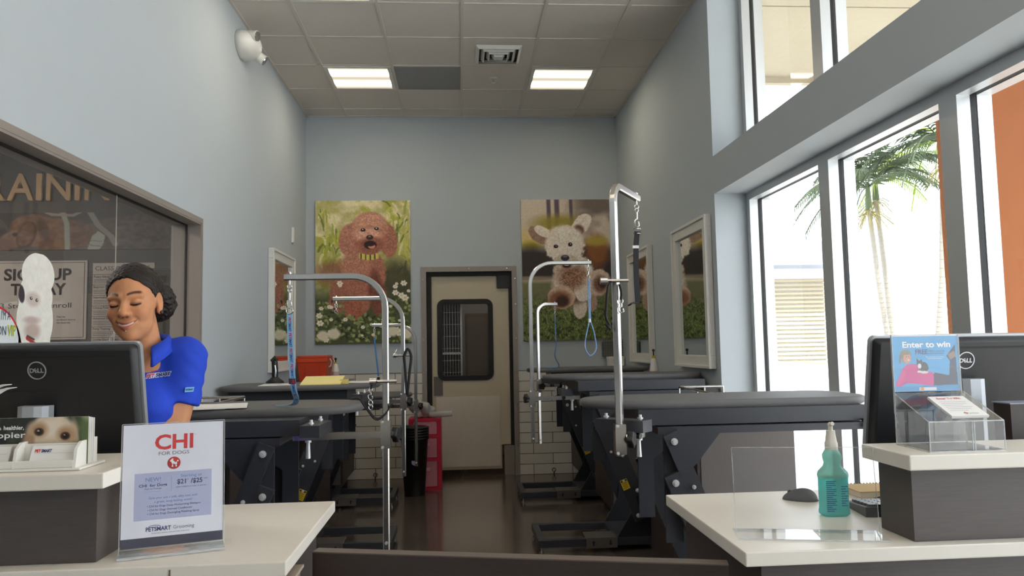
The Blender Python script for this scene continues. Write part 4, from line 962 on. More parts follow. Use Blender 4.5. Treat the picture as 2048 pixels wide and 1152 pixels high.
# blue rope of the rear right arm, its end lying on the table
t = thing('rope_loop', 'blue rope lead of the rear right arm, its end curled on the table', 'lead', eR3); q = snap(t, eR3, .06); Y6 = 6.47
pl = [q, at(1111, 660, Y=Y6), at(1112, 690, Y=Y6), at(1110, 712, Y=Y6+.04), Vector((.86, 6.62, ztR[2]+.02)), Vector((.80, 6.66, ztR[2]+.006)), Vector((.74, 6.64, ztR[2]+.006))]
MB().tube(smooth_path(pl, 48), .0055, n=7).build('rope', ROPE, t); p = at(1111, 645, Y=Y6); MB().cyl(p+Vector((0, 0, -.014)), p+Vector((0, 0, .014)), .009, n=10).build('slide', BLACK, t)
# printed blue lead on the nearest left arm
LB = mat('lead_blue', (138, 190, 226), .6)
t = thing('dog_lead', 'light blue printed lead hanging from the nearest left arm onto the table', 'lead', eL1); q = snap(t, eL1, .085); y1 = 3.08
MB().tube([q+Vector((.013*cos(a), 0, -.006+.013*sin(a))) for a in np.linspace(0, 2*pi, 17)[:-1]], .003, n=6, closed=True).build('ring', CHROME, t)
zT = ztL[0]+.004
seg = [q+Vector((0, 0, -.014)), at(580, 660, Y=y1), at(583, 720, Y=y1), at(587, 775, Y=y1)]
tail = [Vector((seg[-1].x-.002, y1+.06, zT+.035)), Vector((seg[-1].x-.03, y1+.12, zT+.010)), Vector((seg[-1].x-.10, y1+.16, zT+.004))]
sp = smooth_path(seg+tail, 60); ribbon(sp, (1, 0, 0), .022, .003).build('webbing', LB, t)
def along(x, y):       # x along the lead from the top, y across
    s = x; i = 0
    while i < len(sp)-2 and s > (sp[i+1]-sp[i]).length: s -= (sp[i+1]-sp[i]).length; i += 1
    d = (sp[i+1]-sp[i]).normalized(); wv = (Vector((1, 0, 0))-d*d.x).normalized(); nr = wv.cross(d)
    if nr.y > 0: nr = -nr
    if abs(nr.y) < .5 and nr.z < 0: nr = -nr
    return sp[i]+d*s+wv*y+nr*.0026
l1 = []; l2 = []
for k in range(9): l1.append(('PET', .03+.062*k, -.0045, .010, dict(bold=.03))); l2.append(('SMART', .058+.062*k, -.0045, .010, dict(bold=.03, width=.034)))
lettering('red_print', mat('lead_red', (200, 50, 90), .6), t, l1, along); lettering('blue_print', mat('lead_navy', (30, 70, 150), .6), t, l2, along)
p = at(585, 762, Y=y1); Box(p.x-.014, p.x+.014, y1-.006, y1+.006, p.z-.012, p.z+.012, .002).build('slide', STEELP, t)
# blue lead on the far left arm
t = thing('dog_lead', 'narrow blue lead hanging from the furthest left arm', 'lead', eL3); q = snap(t, eL3, .06); Y7 = 6.6
ribbon(smooth_path([q, at(751, 700, Y=Y7), at(755, 735, Y=Y7), at(757, 752, Y=Y7)], 16), (1, 0, 0), .014, .004).build('webbing', mat('lead_mid_blue', (80, 130, 190), .7), t)
p = at(757, 756, Y=Y7); Box(p.x-.012, p.x+.012, Y7-.006, Y7+.006, p.z-.016, p.z+.008, .002).build('end_clip', BLACK, t)
t = thing('snap_clip', 'loose steel snap clip hanging from the middle left arm', 'clip', eL2); snap(t, eL2, .05)
# tethers clamped on poles
def tether(label, x, y, paths, clampz, extra=None):
    t = thing('tether', label, 'tether', (x, y, clampz))
    cl = MB().cyl((x-.05, y-.018, clampz), (x+.045, y-.018, clampz), .0065, n=8).cyl((x-.062, y-.018, clampz), (x-.035, y-.018, clampz), .014, n=8)
    cl.build('clamp', CHROME, t)
    for P, r in paths: MB().tube(smooth_path(P, 24), r, n=7).build('cord', BLACKR, t)
    return t
yy = 2.775
t = tether('black cord and snap clip clamped halfway up the tallest steel pole', poleR1x, 2.80, [([at(1222, 563, Y=yy), at(1216, 575, Y=yy), at(1213, 610, Y=yy), at(1212, 635, Y=yy), at(1219, 650, Y=yy), at(1212, 648, Y=yy), at(1222, 660, Y=yy)], .0055), ([at(1239, 568, Y=yy), at(1243, 585, Y=yy), at(1242, 600, Y=yy)], .006), ([at(1219, 650, Y=yy), at(1212, 665, Y=yy)], .005)], at(1230, 561, Y=yy).z)
snap(t, at(1242, 598, Y=yy), .055)
yy = 4.97
t = tether('black looped harness hanging from the middle left pole', poleL2x, 5.0, [([at(808, 712, Y=yy), at(811, 745, Y=yy), at(814, 790, Y=yy), at(819, 745, Y=yy), at(822, 712, Y=yy), at(815, 698, Y=yy), at(808, 712, Y=yy)], .009)], at(806, 711, Y=yy).z)
MB().tube([at(787, 711, Y=yy), at(791, 705, Y=yy), at(795, 698, Y=yy)], .003, n=6).build('wire_hook', CHROME, t)
yy = 3.06
t = tether('black strap with a chain sagging between the nearest left pole and the table', poleL1x, 3.08, [([at(742, 778, Y=yy), at(745, 768, Y=yy), at(755, 763, Y=yy)], .005)], at(765, 763, Y=yy).z)
ribbon(smooth_path([at(702, 797, Y=yy), at(718, 796, Y=yy), at(732, 815, Y=yy), at(752, 838, Y=yy), at(770, 828, Y=yy), at(783, 808, Y=yy)], 30), (0, 1, .3), .022, .004).build('strap', MATS['black_webbing'], t)
q = snap(t, at(741, 776, Y=yy), .05)
for k in range(2): MB().tube([q+Vector((.008*cos(a), 0, -.01-.016*k+.011*sin(a))) for a in np.linspace(0, 2*pi, 13)[:-1]], .0025, n=6, closed=True).build('chain_link', CHROME, t)

# ================================================================== things on and about the tables
z = ztL[1]+.0015
t = thing('notepad', 'yellow paper pad lying on the second left table', 'notepad', (-.93, 5.10, z)); c = -.915
MB().add([(c-.13, 5.02, z), (c+.13, 5.02, z), (c+.14, 5.14, z+.045), (c-.115, 5.14, z+.045), (c-.13, 5.02, z+.006), (c+.13, 5.02, z+.006), (c+.14, 5.14, z+.053), (c-.115, 5.14, z+.053)], [(0, 1, 2, 3), (7, 6, 5, 4), (0, 4, 5, 1), (1, 5, 6, 2), (2, 6, 7, 3), (3, 7, 4, 0)]).build('pages', mat('pad_yellow', (238, 222, 150), .8), t)
MB().box(c+.12, c+.17, 5.06, 5.12, z, z+.03).build('binding', mat('pad_binding', (216, 196, 110), .8), t)
for nm, lb, xx, y_, a, zz, w_, h_ in (('paper_sheet', 'white sheet of paper under the black stand on the second left table', -1.22, 5.16, .1, z, .21, .26), ('paper_sheet', 'white sheet right of the yellow pad on the second left table', -.70, 5.30, -.15, z, .2, .26),
                             ('paper_sheet', 'topmost white sheet on the nearest left table', -1.02, 3.30, .25, ztL[0]+.0050, .22, .28), ('paper_sheet', 'lower white sheet showing under the top one on the nearest left table', -1.07, 3.33, -.05, ztL[0]+.0015, .22, .28)):
    o = Box(-w_/2, w_/2, -h_/2, h_/2, 0, .003).build(nm, PAPER); o.location = (xx, y_, zz); o.rotation_euler = (0, 0, a); tag(o, lb, 'paper')
p = at(557, 764, Z=z); p = Vector((-1.30, 5.42, z))
t = thing('clipper_stand', 'black upright clipper stand on the second left table', 'clipper stand', p)
MB().lathe([(.062, 0), (.06, .012), (.035, .03), (.026, .04)], p).build('base', BLACK, t)
MB().tube([p+Vector((0, 0, .03)), p+Vector((0, 0, .10)), p+Vector((-.004, 0, .155))], .021, n=12).build('post', BLACK, t)
MB().tube([p+Vector((-.02, 0, .15)), p+Vector((0, 0, .175)), p+Vector((.012, 0, .155))], .018, n=10).build('head', BLACK, t)
MB().tube([p+Vector((.008, -.02, .045)), p+Vector((.010, -.022, .09)), p+Vector((.004, -.021, .125))], .006, n=8).build('blade', CHROME, t)
# orange tool box
ORB = mat('orange_plastic', (206, 66, 24), .4); x0, x1, y0, y1, z0 = -1.545, -1.265, 7.30, 7.62, 1.031
t = thing('tool_box', 'orange plastic box with a lid on the back left cabinet', 'box', ((x0+x1)/2, (y0+y1)/2, z0))
b_ = MB(); b_.add([(x0+.02, y0+.02, z0), (x1-.02, y0+.02, z0), (x1-.02, y1-.02, z0), (x0+.02, y1-.02, z0), (x0, y0, z0+.19), (x1, y0, z0+.19), (x1, y1, z0+.19), (x0, y1, z0+.19)], [(3, 2, 1, 0), (4, 5, 6, 7), (0, 1, 5, 4), (1, 2, 6, 5), (2, 3, 7, 6), (3, 0, 4, 7)])
b_.build('tub', ORB, t); MB().prism([(x0+.06, z0+.02), (x1-.06, z0+.02), (x1-.08, z0+.15), (x0+.08, z0+.15)], lambda a, c, q: (a, q, c), y0-.002, y0+.02).build('front_panel', mat('orange_dark', (190, 56, 22), .45), t)
Box(x0-.012, x1+.012, y0-.012, y1+.012, z0+.185, z0+.225, .006).box(x0, x1, y0, y1, z0+.225, z0+.25, .008).build('lid', ORB, t)
for yq in (y0+.07, y1-.08): MB().tube([(x1+.012, yq, z0+.22), (x1+.028, yq, z0+.19), (x1+.022, yq, z0+.15), (x1+.004, yq, z0+.14)], .006, n=8).build('latch', mat('latch_cream', (226, 200, 176), .5), t)
def spray(label, x, y, z, h=.22):
    t = thing('spray_bottle', label, 'spray bottle', (x, y, z))
    MB().lathe([(.034, 0), (.037, .01), (.035, h*.45), (.022, h*.7), (.014, h*.76)], (x, y, z), n=18).build('bottle', WPLAS, t)
    MB().lathe([(.016, h*.76), (.016, h*.83)], (x, y, z), n=14).build('collar', mat('cap_yellow', (206, 190, 40), .5), t)
    MB().cyl((x, y, z+h*.83), (x, y, z+h*.93), .006, n=8).ball((x, y, z+h*.97), .012).build('nozzle', BLACK, t)
    MB().lathe([(.0365, h*.1), (.0358, h*.42)], (x, y, z), n=18).build('label_band', mat('bottle_label', (206, 180, 176), .6, var=.3, scale=60), t)
spray('white spray bottle beside the orange box on the back left cabinet', -1.205, 7.42, 1.031)
spray('white spray bottle on the right wall cabinet between the two mirrors', 1.56, 6.05, .991, .30)
# wall file and white carton at the back right
WG = mat('mesh_grey', (112, 112, 112), .5, .4)
t = thing('wall_file', 'grey wire file pocket on the back wall behind the tall pole', 'wall file', (1.60, YB, 1.21)); mb = MB()
for k in range(9): mb.cyl((1.50+.026*k, YB-.055, 1.215), (1.50+.026*k, YB-.07, 1.385), .0028, n=5)
for k in range(7): mb.cyl((1.50, YB-.055-.002*k, 1.215+.028*k), (1.708, YB-.055-.002*k, 1.215+.028*k), .0028, n=5)
mb.build('front_grid', WG, t); Box(1.495, 1.71, YB-.055, YB-.002, 1.208, 1.215).box(1.495, 1.50, YB-.06, YB-.002, 1.215, 1.36).build('tray', WG, t); Box(1.51, 1.70, YB-.045, YB-.02, 1.216, 1.37).build('folders', mat('folder_grey', (140, 138, 134), .8), t)
t = thing('carton', 'plain white carton on the back right cabinet below the wall file', 'box', (1.62, 7.86, 1.031)); Box(1.54, 1.70, 7.80, 7.92, 1.031, 1.20, .002).build('body', WHITE, t); Box(1.536, 1.704, 7.796, 7.924, 1.18, 1.207, .002).build('lid', WPLAS, t)
# nested black bins
def bin_at(z, label):
    t = thing('waste_bin', label, 'bin', (-.435, 7.06, z), group='nested black bins in a stack')
    P = [(.094, 0), (.094, .004), (.124, .50), (.134, .502), (.134, .520), (.120, .520), (.0915, .009), (.0, .009)]
    mb = MB(); n = 28; vs = []
    for r, zz in P:
        for i in range(n): vs.append((-.435+r*cos(2*pi*i/n), 7.06+r*sin(2*pi*i/n), z+zz))
    mb.add(vs, [(j*n+i, j*n+(i+1) % n, (j+1)*n+(i+1) % n, (j+1)*n+i) for j in range(len(P)-1) for i in range(n)], True); mb.add(vs[:n], [tuple(range(n-1, -1, -1))])
    mb.build('body', BLACK, t); return t
for k, lb in enumerate(('lowest of the nested black bins, standing on the floor with a small sticker', 'second black bin from the bottom of the nested stack', 'middle black bin of the nested stack of five', 'second black bin from the top of the nested stack', 'topmost of the nested black bins beside the red drawers')):
    t = bin_at(.001+.024*k, lb)
    if k == 0:
        st = MB(); st.cyl((-.425, 7.06-.1155, .31), (-.425, 7.06-.1175, .311), .030, n=24); st.build('sticker', mat('sticker_purple', (150, 130, 170), .5, var=.4, scale=60), t)
# red drawer unit
RD = mat('red_plastic', (196, 28, 58), .4); RDT = mat('pink_drawer', (206, 128, 140), .35, var=.15, scale=14)
x0, x1, y0, y1 = -.50, -.195, 7.26, 7.58
t = thing('drawer_unit', 'red plastic tower of three translucent drawers beside the steel door plate', 'drawers', ((x0+x1)/2, (y0+y1)/2, 0)); fr = MB()
for a in (x0, x1-.035): fr.box(a, a+.035, y0, y1, 0, .665)
for zz in (0.0, .27, .485, .64): fr.box(x0+.035, x1-.035, y0, y1, zz, zz+.028)
fr.box(x0, x1, y1-.01, y1, 0, .66).build('frame', RD, t)
for zz, hh in ((.03, .238), (.30, .183), (.515, .123)):
    d = Box(x0+.038, x1-.038, y0+.008, y1-.02, zz, zz+hh, .006).build('drawer', RDT, t); Box(x0+.11, x1-.11, y0-.006, y0+.008, zz+hh*.62, zz+hh*.74, .003).build('handle', mat('pink_handle', (216, 170, 178), .4), d)
bagm = mat('clear_bag', (206, 202, 198), .35, var=.1, scale=12, trans=.35, bump=1.0, bscale=40)
def blob(name, m, parent, c, s, seed, amp=.25):
    r = np.random.default_rng(seed); bm = bmesh.new(); bmesh.ops.create_icosphere(bm, subdivisions=4, radius=1); k = r.normal(size=(5, 3))*3; ph = r.random(5)*6
    for v in bm.verts:
        d = v.co.copy(); f = 1+sum(amp*sin(d.x*k[i][0]+d.y*k[i][1]+d.z*k[i][2]+ph[i]) for i in range(5))/2.2
        v.co = (c[0]+d.x*s[0]*f, c[1]+d.y*s[1]*f, c[2]+max(-1, d.z*f)*s[2])
    return MB().bm(bm, True).build(name, m, parent)
t = thing('plastic_bag', 'crumpled clear plastic bag on top of the red drawer unit', 'plastic bag', (-.36, 7.4, .668)); blob('bag', bagm, t, (-.38, 7.40, .745), (.11, .12, .075), 3)
rl = MB(); rl.tube([(-.30, 7.30, .70), (-.22, 7.27, .703), (-.13, 7.25, .708), (-.085, 7.245, .712)], .026, n=12); rl.build('rolled_end', bagm, t)
# blue bin with a bag under the second right table
t = thing('waste_bin', 'blue bin with a clear liner under the second right table', 'bin', (1.40, 4.855, 0)); MB().lathe([(.10, 0), (.12, .40)], (1.40, 4.855, 0), n=24).build('body', mat('blue_bin', (30, 52, 120), .45), t); blob('liner', bagm, t, (1.40, 4.855, .44), (.125, .125, .07), 6, .15)
# tie-out hooks near the floor on the back wall
for u, lb in ((1108, 'small steel ring hook low on the tile wall right of the door'), (751, 'small steel hook low on the tile wall left of the door')):
    p = at(u, 945, Y=YB-.02); t = thing('wall_hook', lb, 'hook', (p.x, YB-.012, .01)); MB().cyl((p.x, YB-.03, .0), (p.x, YB-.03, .03), .006, n=8).build('stem', STEELD, t)
    MB().tube([(p.x+.018*cos(a), YB-.03, .045+.018*sin(a)) for a in np.linspace(-pi/2, 1.3*pi, 18)], .004, n=6).build('ring', STEELD, t)
# ================================================================== the two counters
def counter(name, label, x0, x1, y0, y1, inner, inset):
    t = thing(name, label, 'counter', ((x0+x1)/2, y0, 0))
    bx0, bx1 = (x0, x1-inset) if inner > 0 else (x0+inset, x1)
    Box(bx0, bx1, y0+.045, y1-.02, 0, .88).build('body', WOODH, t)
    Box(x0, x1, y0, y1, .88, .91, .003).build('worktop', STONE, t)
    return t
tL = counter('reception_counter', 'left white-topped dark wood counter under the price sign', XL+.02, -.365, 1.625, 2.238, 1, .05)
tR = counter('reception_counter', 'right white-topped dark wood counter under the blue spray bottle', .582, 1.66, 1.562, 2.172, -1, .05)
def riser(label, xs0, xs1, xb0, xb1, ys0, ys1, yb0, yb1):
    t = thing('counter_riser', label, 'counter riser', ((xb0+xb1)/2, yb0, .91))
    Box(xb0, xb1, yb0, yb1, .911, 1.067).build('box', WOODH, t); Box(xs0, xs1, ys0, ys1, 1.0675, 1.10, .003).build('shelf', STONE, t)
riser('raised white shelf on a dark box on the left counter under the card holder', XL+.03, -.737, XL+.04, -.766, 1.632, 1.945, 1.671, 1.90)
riser('raised white shelf on a dark box on the right counter under the entry box', .938, 1.65, .966, 1.64, 1.549, 1.74, 1.592, 1.72)
# the small marks on the left counter front
Box(-.60, -.597, 1.6235, 1.6255, .886, .902).build('edge_mark', mat('edge_mark_brown', (120, 96, 78), .6), tL)
# half gate between the counters
ga, gb = at(635, 1102, Z=.86), at(1450, 1127, Z=.86); gd = (gb-ga).normalized(); gn = Vector((-gd.y, gd.x, 0)); 
t = thing('swing_gate', 'low dark wood gate between the two counters', 'gate', (ga.x, ga.y, .18))
c = (ga+gb)/2; hl = (gb-ga).length/2
MB().obox((c.x, c.y, .52), gd*(hl+.005), gn*.017, (0, 0, .34)).build('panel', mat('gate_wood', (60, 50, 46), .45, var=.25, scale=14, stretch=(1, 12, 14)), t)
MB().obox((c.x, c.y, .8615), gd*(hl+.006), gn*.018, (0, 0, .0015)).build('edge_band', mat('gate_edge', (98, 86, 79), .5), t)
for zz in (.3, .78): MB().cyl((ga.x-.004, ga.y, zz-.04), (ga.x-.004, ga.y, zz+.04), .008, n=10).build('hinge', STEELD, t)
p = at(612, 1124, Z=.84); t = thing('gate_bracket', 'small beige ledge bracket on the counter end beside the gate', 'bracket', (-.40, 1.80, .80))
Box(-.414, -.372, 1.70, 1.80, .80, .846, .003).build('block', mat('bracket_beige', (150, 134, 120), .5), t); Box(-.414, -.366, 1.69, 1.81, .846, .853, .002).build('cap', mat('bracket_cap', (176, 162, 146), .5), t)

# ================================================================== monitors
MBK = mat('monitor_black', (24, 24, 27), .42, var=.15, bump=.08, bscale=900)
MSI = mat('monitor_silver', (186, 190, 196), .35, .7)
def monitor(label, xc, yc, zc, rotz, tilt, W=.507, H=.315, sb=.91, fy=(-.13, -.005), nz=.305):
    t = thing('computer_monitor', label, 'monitor', (xc, yc, sb), rotz)
    M = Matrix.Translation((0, 0, zc-sb)) @ Matrix.Rotation(tilt, 4, 'X')
    def tr(mb): mb.v = [tuple(M @ Vector(v)) for v in mb.v]; return mb
    # back shell (faces -Y) with softened corners; slightly domed
    def plate(w, h, y0, y1, r, inset):
        o1 = rrect(-w/2, w/2, -h/2, h/2, r); o2 = rrect(-w/2+inset, w/2-inset, -h/2+inset, h/2-inset, max(.003, r-inset)); mb = MB(); n = len(o1)
        vs = [(a, y1, b_) for a, b_ in o1]+[(a, y0+inset*.5, b_) for a, b_ in o1]+[(a, y0, b_) for a, b_ in o2]
        mb.add(vs, [(k*n+i, k*n+(i+1) % n, (k+1)*n+(i+1) % n, (k+1)*n+i) for k in range(2) for i in range(n)], True); mb.add(vs, [tuple(range(n)), tuple(range(3*n-1, 2*n-1, -1))]); return mb
    tr(plate(W-.012, H-.012, -.022, .012, .014, .012)).build('back_shell', MBK, t, local=True)
    mb = MB(); ring(mb, rrect(-W/2, W/2, -H/2, H/2, .016), rrect(-W/2+.006, W/2-.006, -H/2+.006, H/2-.006, .012), lambda a, b_, q: (a, q, b_), .0, .016)
    tr(mb).build('bezel', MSI, t, local=True)
    tr(Box(-W/2+.012, W/2-.012, .0125, .015, -H/2+.012, H/2-.012)).build('screen', mat('screen_dark', (16, 18, 22), .15), t, local=True)
    tr(Box(-W/2+.05, W/2-.05, -.0228, -.0218, H/2-.034, H/2-.029)).build('vent_slot', BLACKR, t, local=True)
    tr(Box(-.10, .10, -.0235, -.0215, -H/2+.03, H/2-.12, .001)).build('cable_cover', MATS['monitor_black'], t, local=True)
    lz = H/2-.066
    mb = MB(); ring(mb, [(.0235*cos(a), lz+.0235*sin(a)) for a in np.linspace(0, 2*pi, 41)[:-1]], [(.0208*cos(a), lz+.0208*sin(a)) for a in np.linspace(0, 2*pi, 41)[:-1]], lambda a, b_, q: (a, q, b_), -.0240, -.0222)
    tr(mb).build('badge_ring', MSI, t, local=True)
    F = lambda x, z: tuple(M @ Vector((x, -.0236, z)))
    o = lettering('badge_lettering', MSI, t, [('D', -.0125, lz-.0055, .011, dict(bold=.035)), ('L', .0055, lz-.0055, .011, dict(bold=.035)), ('L', .0135, lz-.0055, .011, dict(bold=.035))], F, local=True)
    ca, sa = cos(.5), sin(.5)
    lettering('badge_letter', MSI, t, [('E', 0, 0, .0105, dict(bold=.035))], lambda x, z: F(-.003+x*ca-(z-.0052)*sa, lz+x*sa+(z-.0052)*ca), local=True)
    # stand: silver neck with rounded hood behind the panel and a flat foot
    nk = MB(); poly = [(-.037+.0, -.10)]+[( -.037, -.048), (-.030, -.066), (-.014, -.074), (.014, -.074), (.030, -.066), (.037, -.048), (.037, -.0245), (-.037, -.0245)][0:]
    poly = [(-.037, -.048), (-.030, -.066), (-.014, -.074), (.014, -.074), (.030, -.066), (.037, -.048), (.037, -.0245), (-.037, -.0245)]
    nk.prism(poly, lambda a, b_, q: (a, b_, q), .02, nz)
    nk.build('neck', mat('neck_silver', (176, 181, 188), .42, .25), t, local=True)
    nf = MB(); o = rrect(-.12, .12, fy[0], fy[1], .03); nf.prism(o, lambda a, b_, q: (a, b_, q), .001, .018); nf.build('foot', MSI, t, local=True)
    return t
trm = at(283, 685, Y=1.985); monitor('black monitor back with its round badge, on the left counter', -1.081, 2.06, 1.219, radians(-2.0), radians(11))
monitor('black monitor back behind the acrylic entry box on the right counter', 1.352, 1.985, 1.198, radians(-1.0), radians(11), fy=(-.03, .13), nz=.325)

# ================================================================== price sign in an acrylic stand
pa, pb = at(231, 1122, Z=.91), at(438, 1099, Z=.91)
ang = math.atan2(pb.y-pa.y, pb.x-pa.x)
sc_ = (pa+pb)/2; t = thing('sign_holder', 'clear upright stand with a red lettered dog grooming price sheet on the left counter', 'sign', (sc_.x, sc_.y+.022, .9105), ang)
W, H = .208, .279; lean = radians(-5.5)
M = Matrix.Rotation(lean, 4, 'X')
def S(x, y, z): return tuple(M @ Vector((x, y, z)))
def sb(x0, x1, y0, y1, z0, z1):
    m = Box(x0, x1, y0, y1, z0, z1); m.v = [S(*v) for v in m.v]; return m
sb(-W/2, W/2, -.0035, -.0012, .006, H).build('front_sheet', ACRYL, t, local=True)
sb(-W/2, W/2, .0012, .0035, .006, H).build('back_sheet', ACRYL, t, local=True)
e = MB()
for a in ((-W/2-.0012, -W/2, .006, H), (W/2, W/2+.0012, .006, H)): 
    q = sb(a[0], a[1], -.0036, .0036, a[2], a[3]); e.add(q.v, q.f)
q = sb(-W/2, W/2, -.0036, .0036, H, H+.0012); e.add(q.v, q.f); e.build('edges', ACRED, t, local=True)
Box(-W/2-.002, W/2+.002, -.034, .030, .0005, .006, .001).build('foot', ACRED, t, local=True)
mb = sb(-W/2+.002, W/2-.002, -.0009, .0009, .016, H-.002); mb.build('sheet', mat('sheet_white', (226, 228, 240), .6), t, local=True)
G = lambda x, z, d=-.00105: S(x, d, z)
def flat(x0, x1, z0, z1, d=-.00105): return MB().add([S(x0, d, z0), S(x1, d, z0), S(x1, d, z1), S(x0, d, z1)], [(0, 1, 2, 3)])
flat(-W/2+.002, W/2-.002, .016, .036).build('footer_band', mat('footer_navy', (52, 50, 74), .6), t, local=True)
flat(-.078, .078, .072, .172).build('info_panel', mat('panel_lilac', (178, 184, 216), .6), t, local=True)
G2 = lambda x, z: S(x, -.0013, z)
lettering('red_lettering', RED, t, [('CHI', 0, .222, .031, dict(bold=.028, width=.078)), ('o', .0435, .250, .003, {})], G2, local=True)
lettering('grey_lettering', mat('grey_ink', (90, 90, 100), .6), t, [('FOR DOGS', 0, .209, .0075, dict(width=.062)), ('Grooming', .022, .0495, .0075, dict(width=.042)),
   ('when added to a bath or groom', .036, .1365, .0032, dict(width=.062)), ('Exclusively available with purchase of any bath', -.004, .0425, .0025, dict(width=.075)), ('Add-on Package', -.041, .1365, .0036, dict(width=.034))], G2, local=True)
lettering('blue_lettering', mat('steel_blue_ink', (92, 124, 180), .6), t, [('NEW!', -.041, .1535, .0085, dict(width=.030)), ('Starting at', .036, .1585, .0062, dict(width=.043)), ('Give your pet a soft, silky coat with', 0, .116, .0046, dict(width=.098)), ('a great, long-lasting scent!', 0, .1075, .0046, dict(width=.076))], G2, local=True)
lettering('navy_lettering', mat('sheet_navy', (46, 52, 104), .6), t, [('CHI  for Dogs', -.041, .1425, .0058, dict(bold=.02, width=.056)), ('$21  /$25', .033, .1445, .0098, dict(bold=.02, width=.052)), ('US', .0285, .1512, .0028, {}), ('CAN', .0655, .1512, .0028, {}),
   ('\u2022 CHI for Dogs Deep Moisturizing Shampoo', .002, .0985, .0042, dict(width=.108)), ('\u2022 CHI for Dogs Oatmeal Conditioner', -.006, .0905, .0042, dict(width=.090)), ('\u2022 CHI for Dogs Detangling Finishing Spray', .001, .0825, .0042, dict(width=.104)), ('PETSMART', -.0285, .0485, .0085, dict(bold=.028, width=.050))], G2, local=True)
r = MB()
for a in ((-.058, -.024, .1505, .1508), (-.058, -.024, .1318, .1321), (-.005, -.0046, .130, .162)): q = flat(*a, d=-.0013); r.add(q.v, q.f)
sw = [S(-.041+.017*cos(a), -.0013, .0555+.006*sin(a)) for a in np.linspace(.5, 2.4, 9)]
r.build('rules', MATS['steel_blue_ink'], t, local=True)
MB().tube([S(-.036+.014*cos(a), -.0014, .0545+.006*sin(a)) for a in np.linspace(.6, 2.6, 10)], .0006, n=5).build('logo_arc', MATS['sheet_navy'], t, local=True)
mb = MB(); mb.add([S(.0135*cos(a), -.0012, .1905+.0135*sin(a)) for a in np.linspace(0, 2*pi, 33)[:-1]], [tuple(range(32))]); mb.build('logo_disc', RED, t, local=True)
# a poodle outline in the disc
mb = MB()
def disc(x, z, r_, n=14): mb.add([S(x+r_*cos(a), -.0014, z+r_*sin(a)) for a in np.linspace(0, 2*pi, n+1)[:-1]], [tuple(range(n))])
for x, z, r_ in ((-.0045, .1960, .0026), (-.0030, .1985, .0018), (-.0068, .1948, .0013), (-.0022, .1925, .0032), (.0008, .1905, .0026), (.0040, .1893, .0026), (-.0028, .1836, .0017), (.0046, .1836, .0017), (.0078, .1948, .0016)): disc(x, z, r_)
for a in ((-.0034, -.0020, .184, .191), (.0038, .0052, .184, .190), (.0050, .0062, .189, .1935)): q = flat(*a, d=-.0014); mb.add(q.v, q.f)
mb.build('logo_dog', WINK, t, local=True)

# ================================================================== card holder with leaflets on the left raised shelf
y0 = 1.672; hx0, hx1 = -1.24, -.815
t = thing('card_holder', 'white plastic holder of business cards and leaflets on the left raised shelf', 'card holder', ((hx0+hx1)/2, y0, 1.1005))
h = MB().box(hx0, hx1+.012, y0, y0+.115, 1.1005, 1.106, .002).box(hx0, hx1-.004, y0+.006, y0+.012, 1.106, 1.122, .002)
h.box(hx0, hx1-.004, y0+.040, y0+.045, 1.106, 1.154, .002).box(hx0, hx1-.004, y0+.095, y0+.10, 1.106, 1.148, .002)
for xx in (hx1, -.938, -1.063, -1.188):
    h.prism([(y0+.004, 1.106), (y0+.10, 1.106), (y0+.10, 1.160), (y0+.03, 1.158), (y0+.012, 1.145)], lambda a, b_, q: (q, a, b_), xx-.006, xx)
h.build('tray', WPLAS, t)
def card(x0_, label):
    k = thing('business_card', label, 'card', (x0_+.05, y0+.03, 1.107))
    for q in range(1): MB().add([(x0_, y0+.016, 1.107), (x0_+.092, y0+.016, 1.107), (x0_+.092, y0+.034, 1.150), (x0_, y0+.034, 1.150), (x0_, y0+.020, 1.107), (x0_+.092, y0+.020, 1.107), (x0_+.092, y0+.038, 1.150), (x0_, y0+.038, 1.150)], [(0, 1, 2, 3), (7, 6, 5, 4), (0, 4, 5, 1), (1, 5, 6, 2), (2, 6, 7, 3), (3, 7, 4, 0)]).build('stack', PAPER, k)
    F = lambda a, b_: (x0_+a, y0+.0155+b_*18/43, 1.107+b_)
    lettering('lettering_red', RED, k, [('PET', .007, .030, .0058, dict(align='L', bold=.05, width=.0125))], F); lettering('lettering_blue', NAVY, k, [('SMART', .0205, .030, .0058, dict(align='L', bold=.05, width=.0215)), ('123 North Shopping Road', .048, .0105, .0018, dict(width=.055)), ('phone and hours', .048, .0065, .0018, dict(width=.03))][:1], F)
    mb = MB()
    for a in ((.007, .086, .0278, .0281), (.020, .075, .0095, .0104), (.036, .062, .0058, .0066)): mb.add([F(a[0], a[2]), F(a[1], a[2]), F(a[1], a[3]), F(a[0], a[3])], [(0, 1, 2, 3)])
    mb.build('fine_print', mat('fine_print_grey', (150, 152, 168), .6), k)
card(-.918, 'stack of business cards in the right pocket of the white holder'); card(-1.053, 'stack of business cards in the left pocket of the white holder')
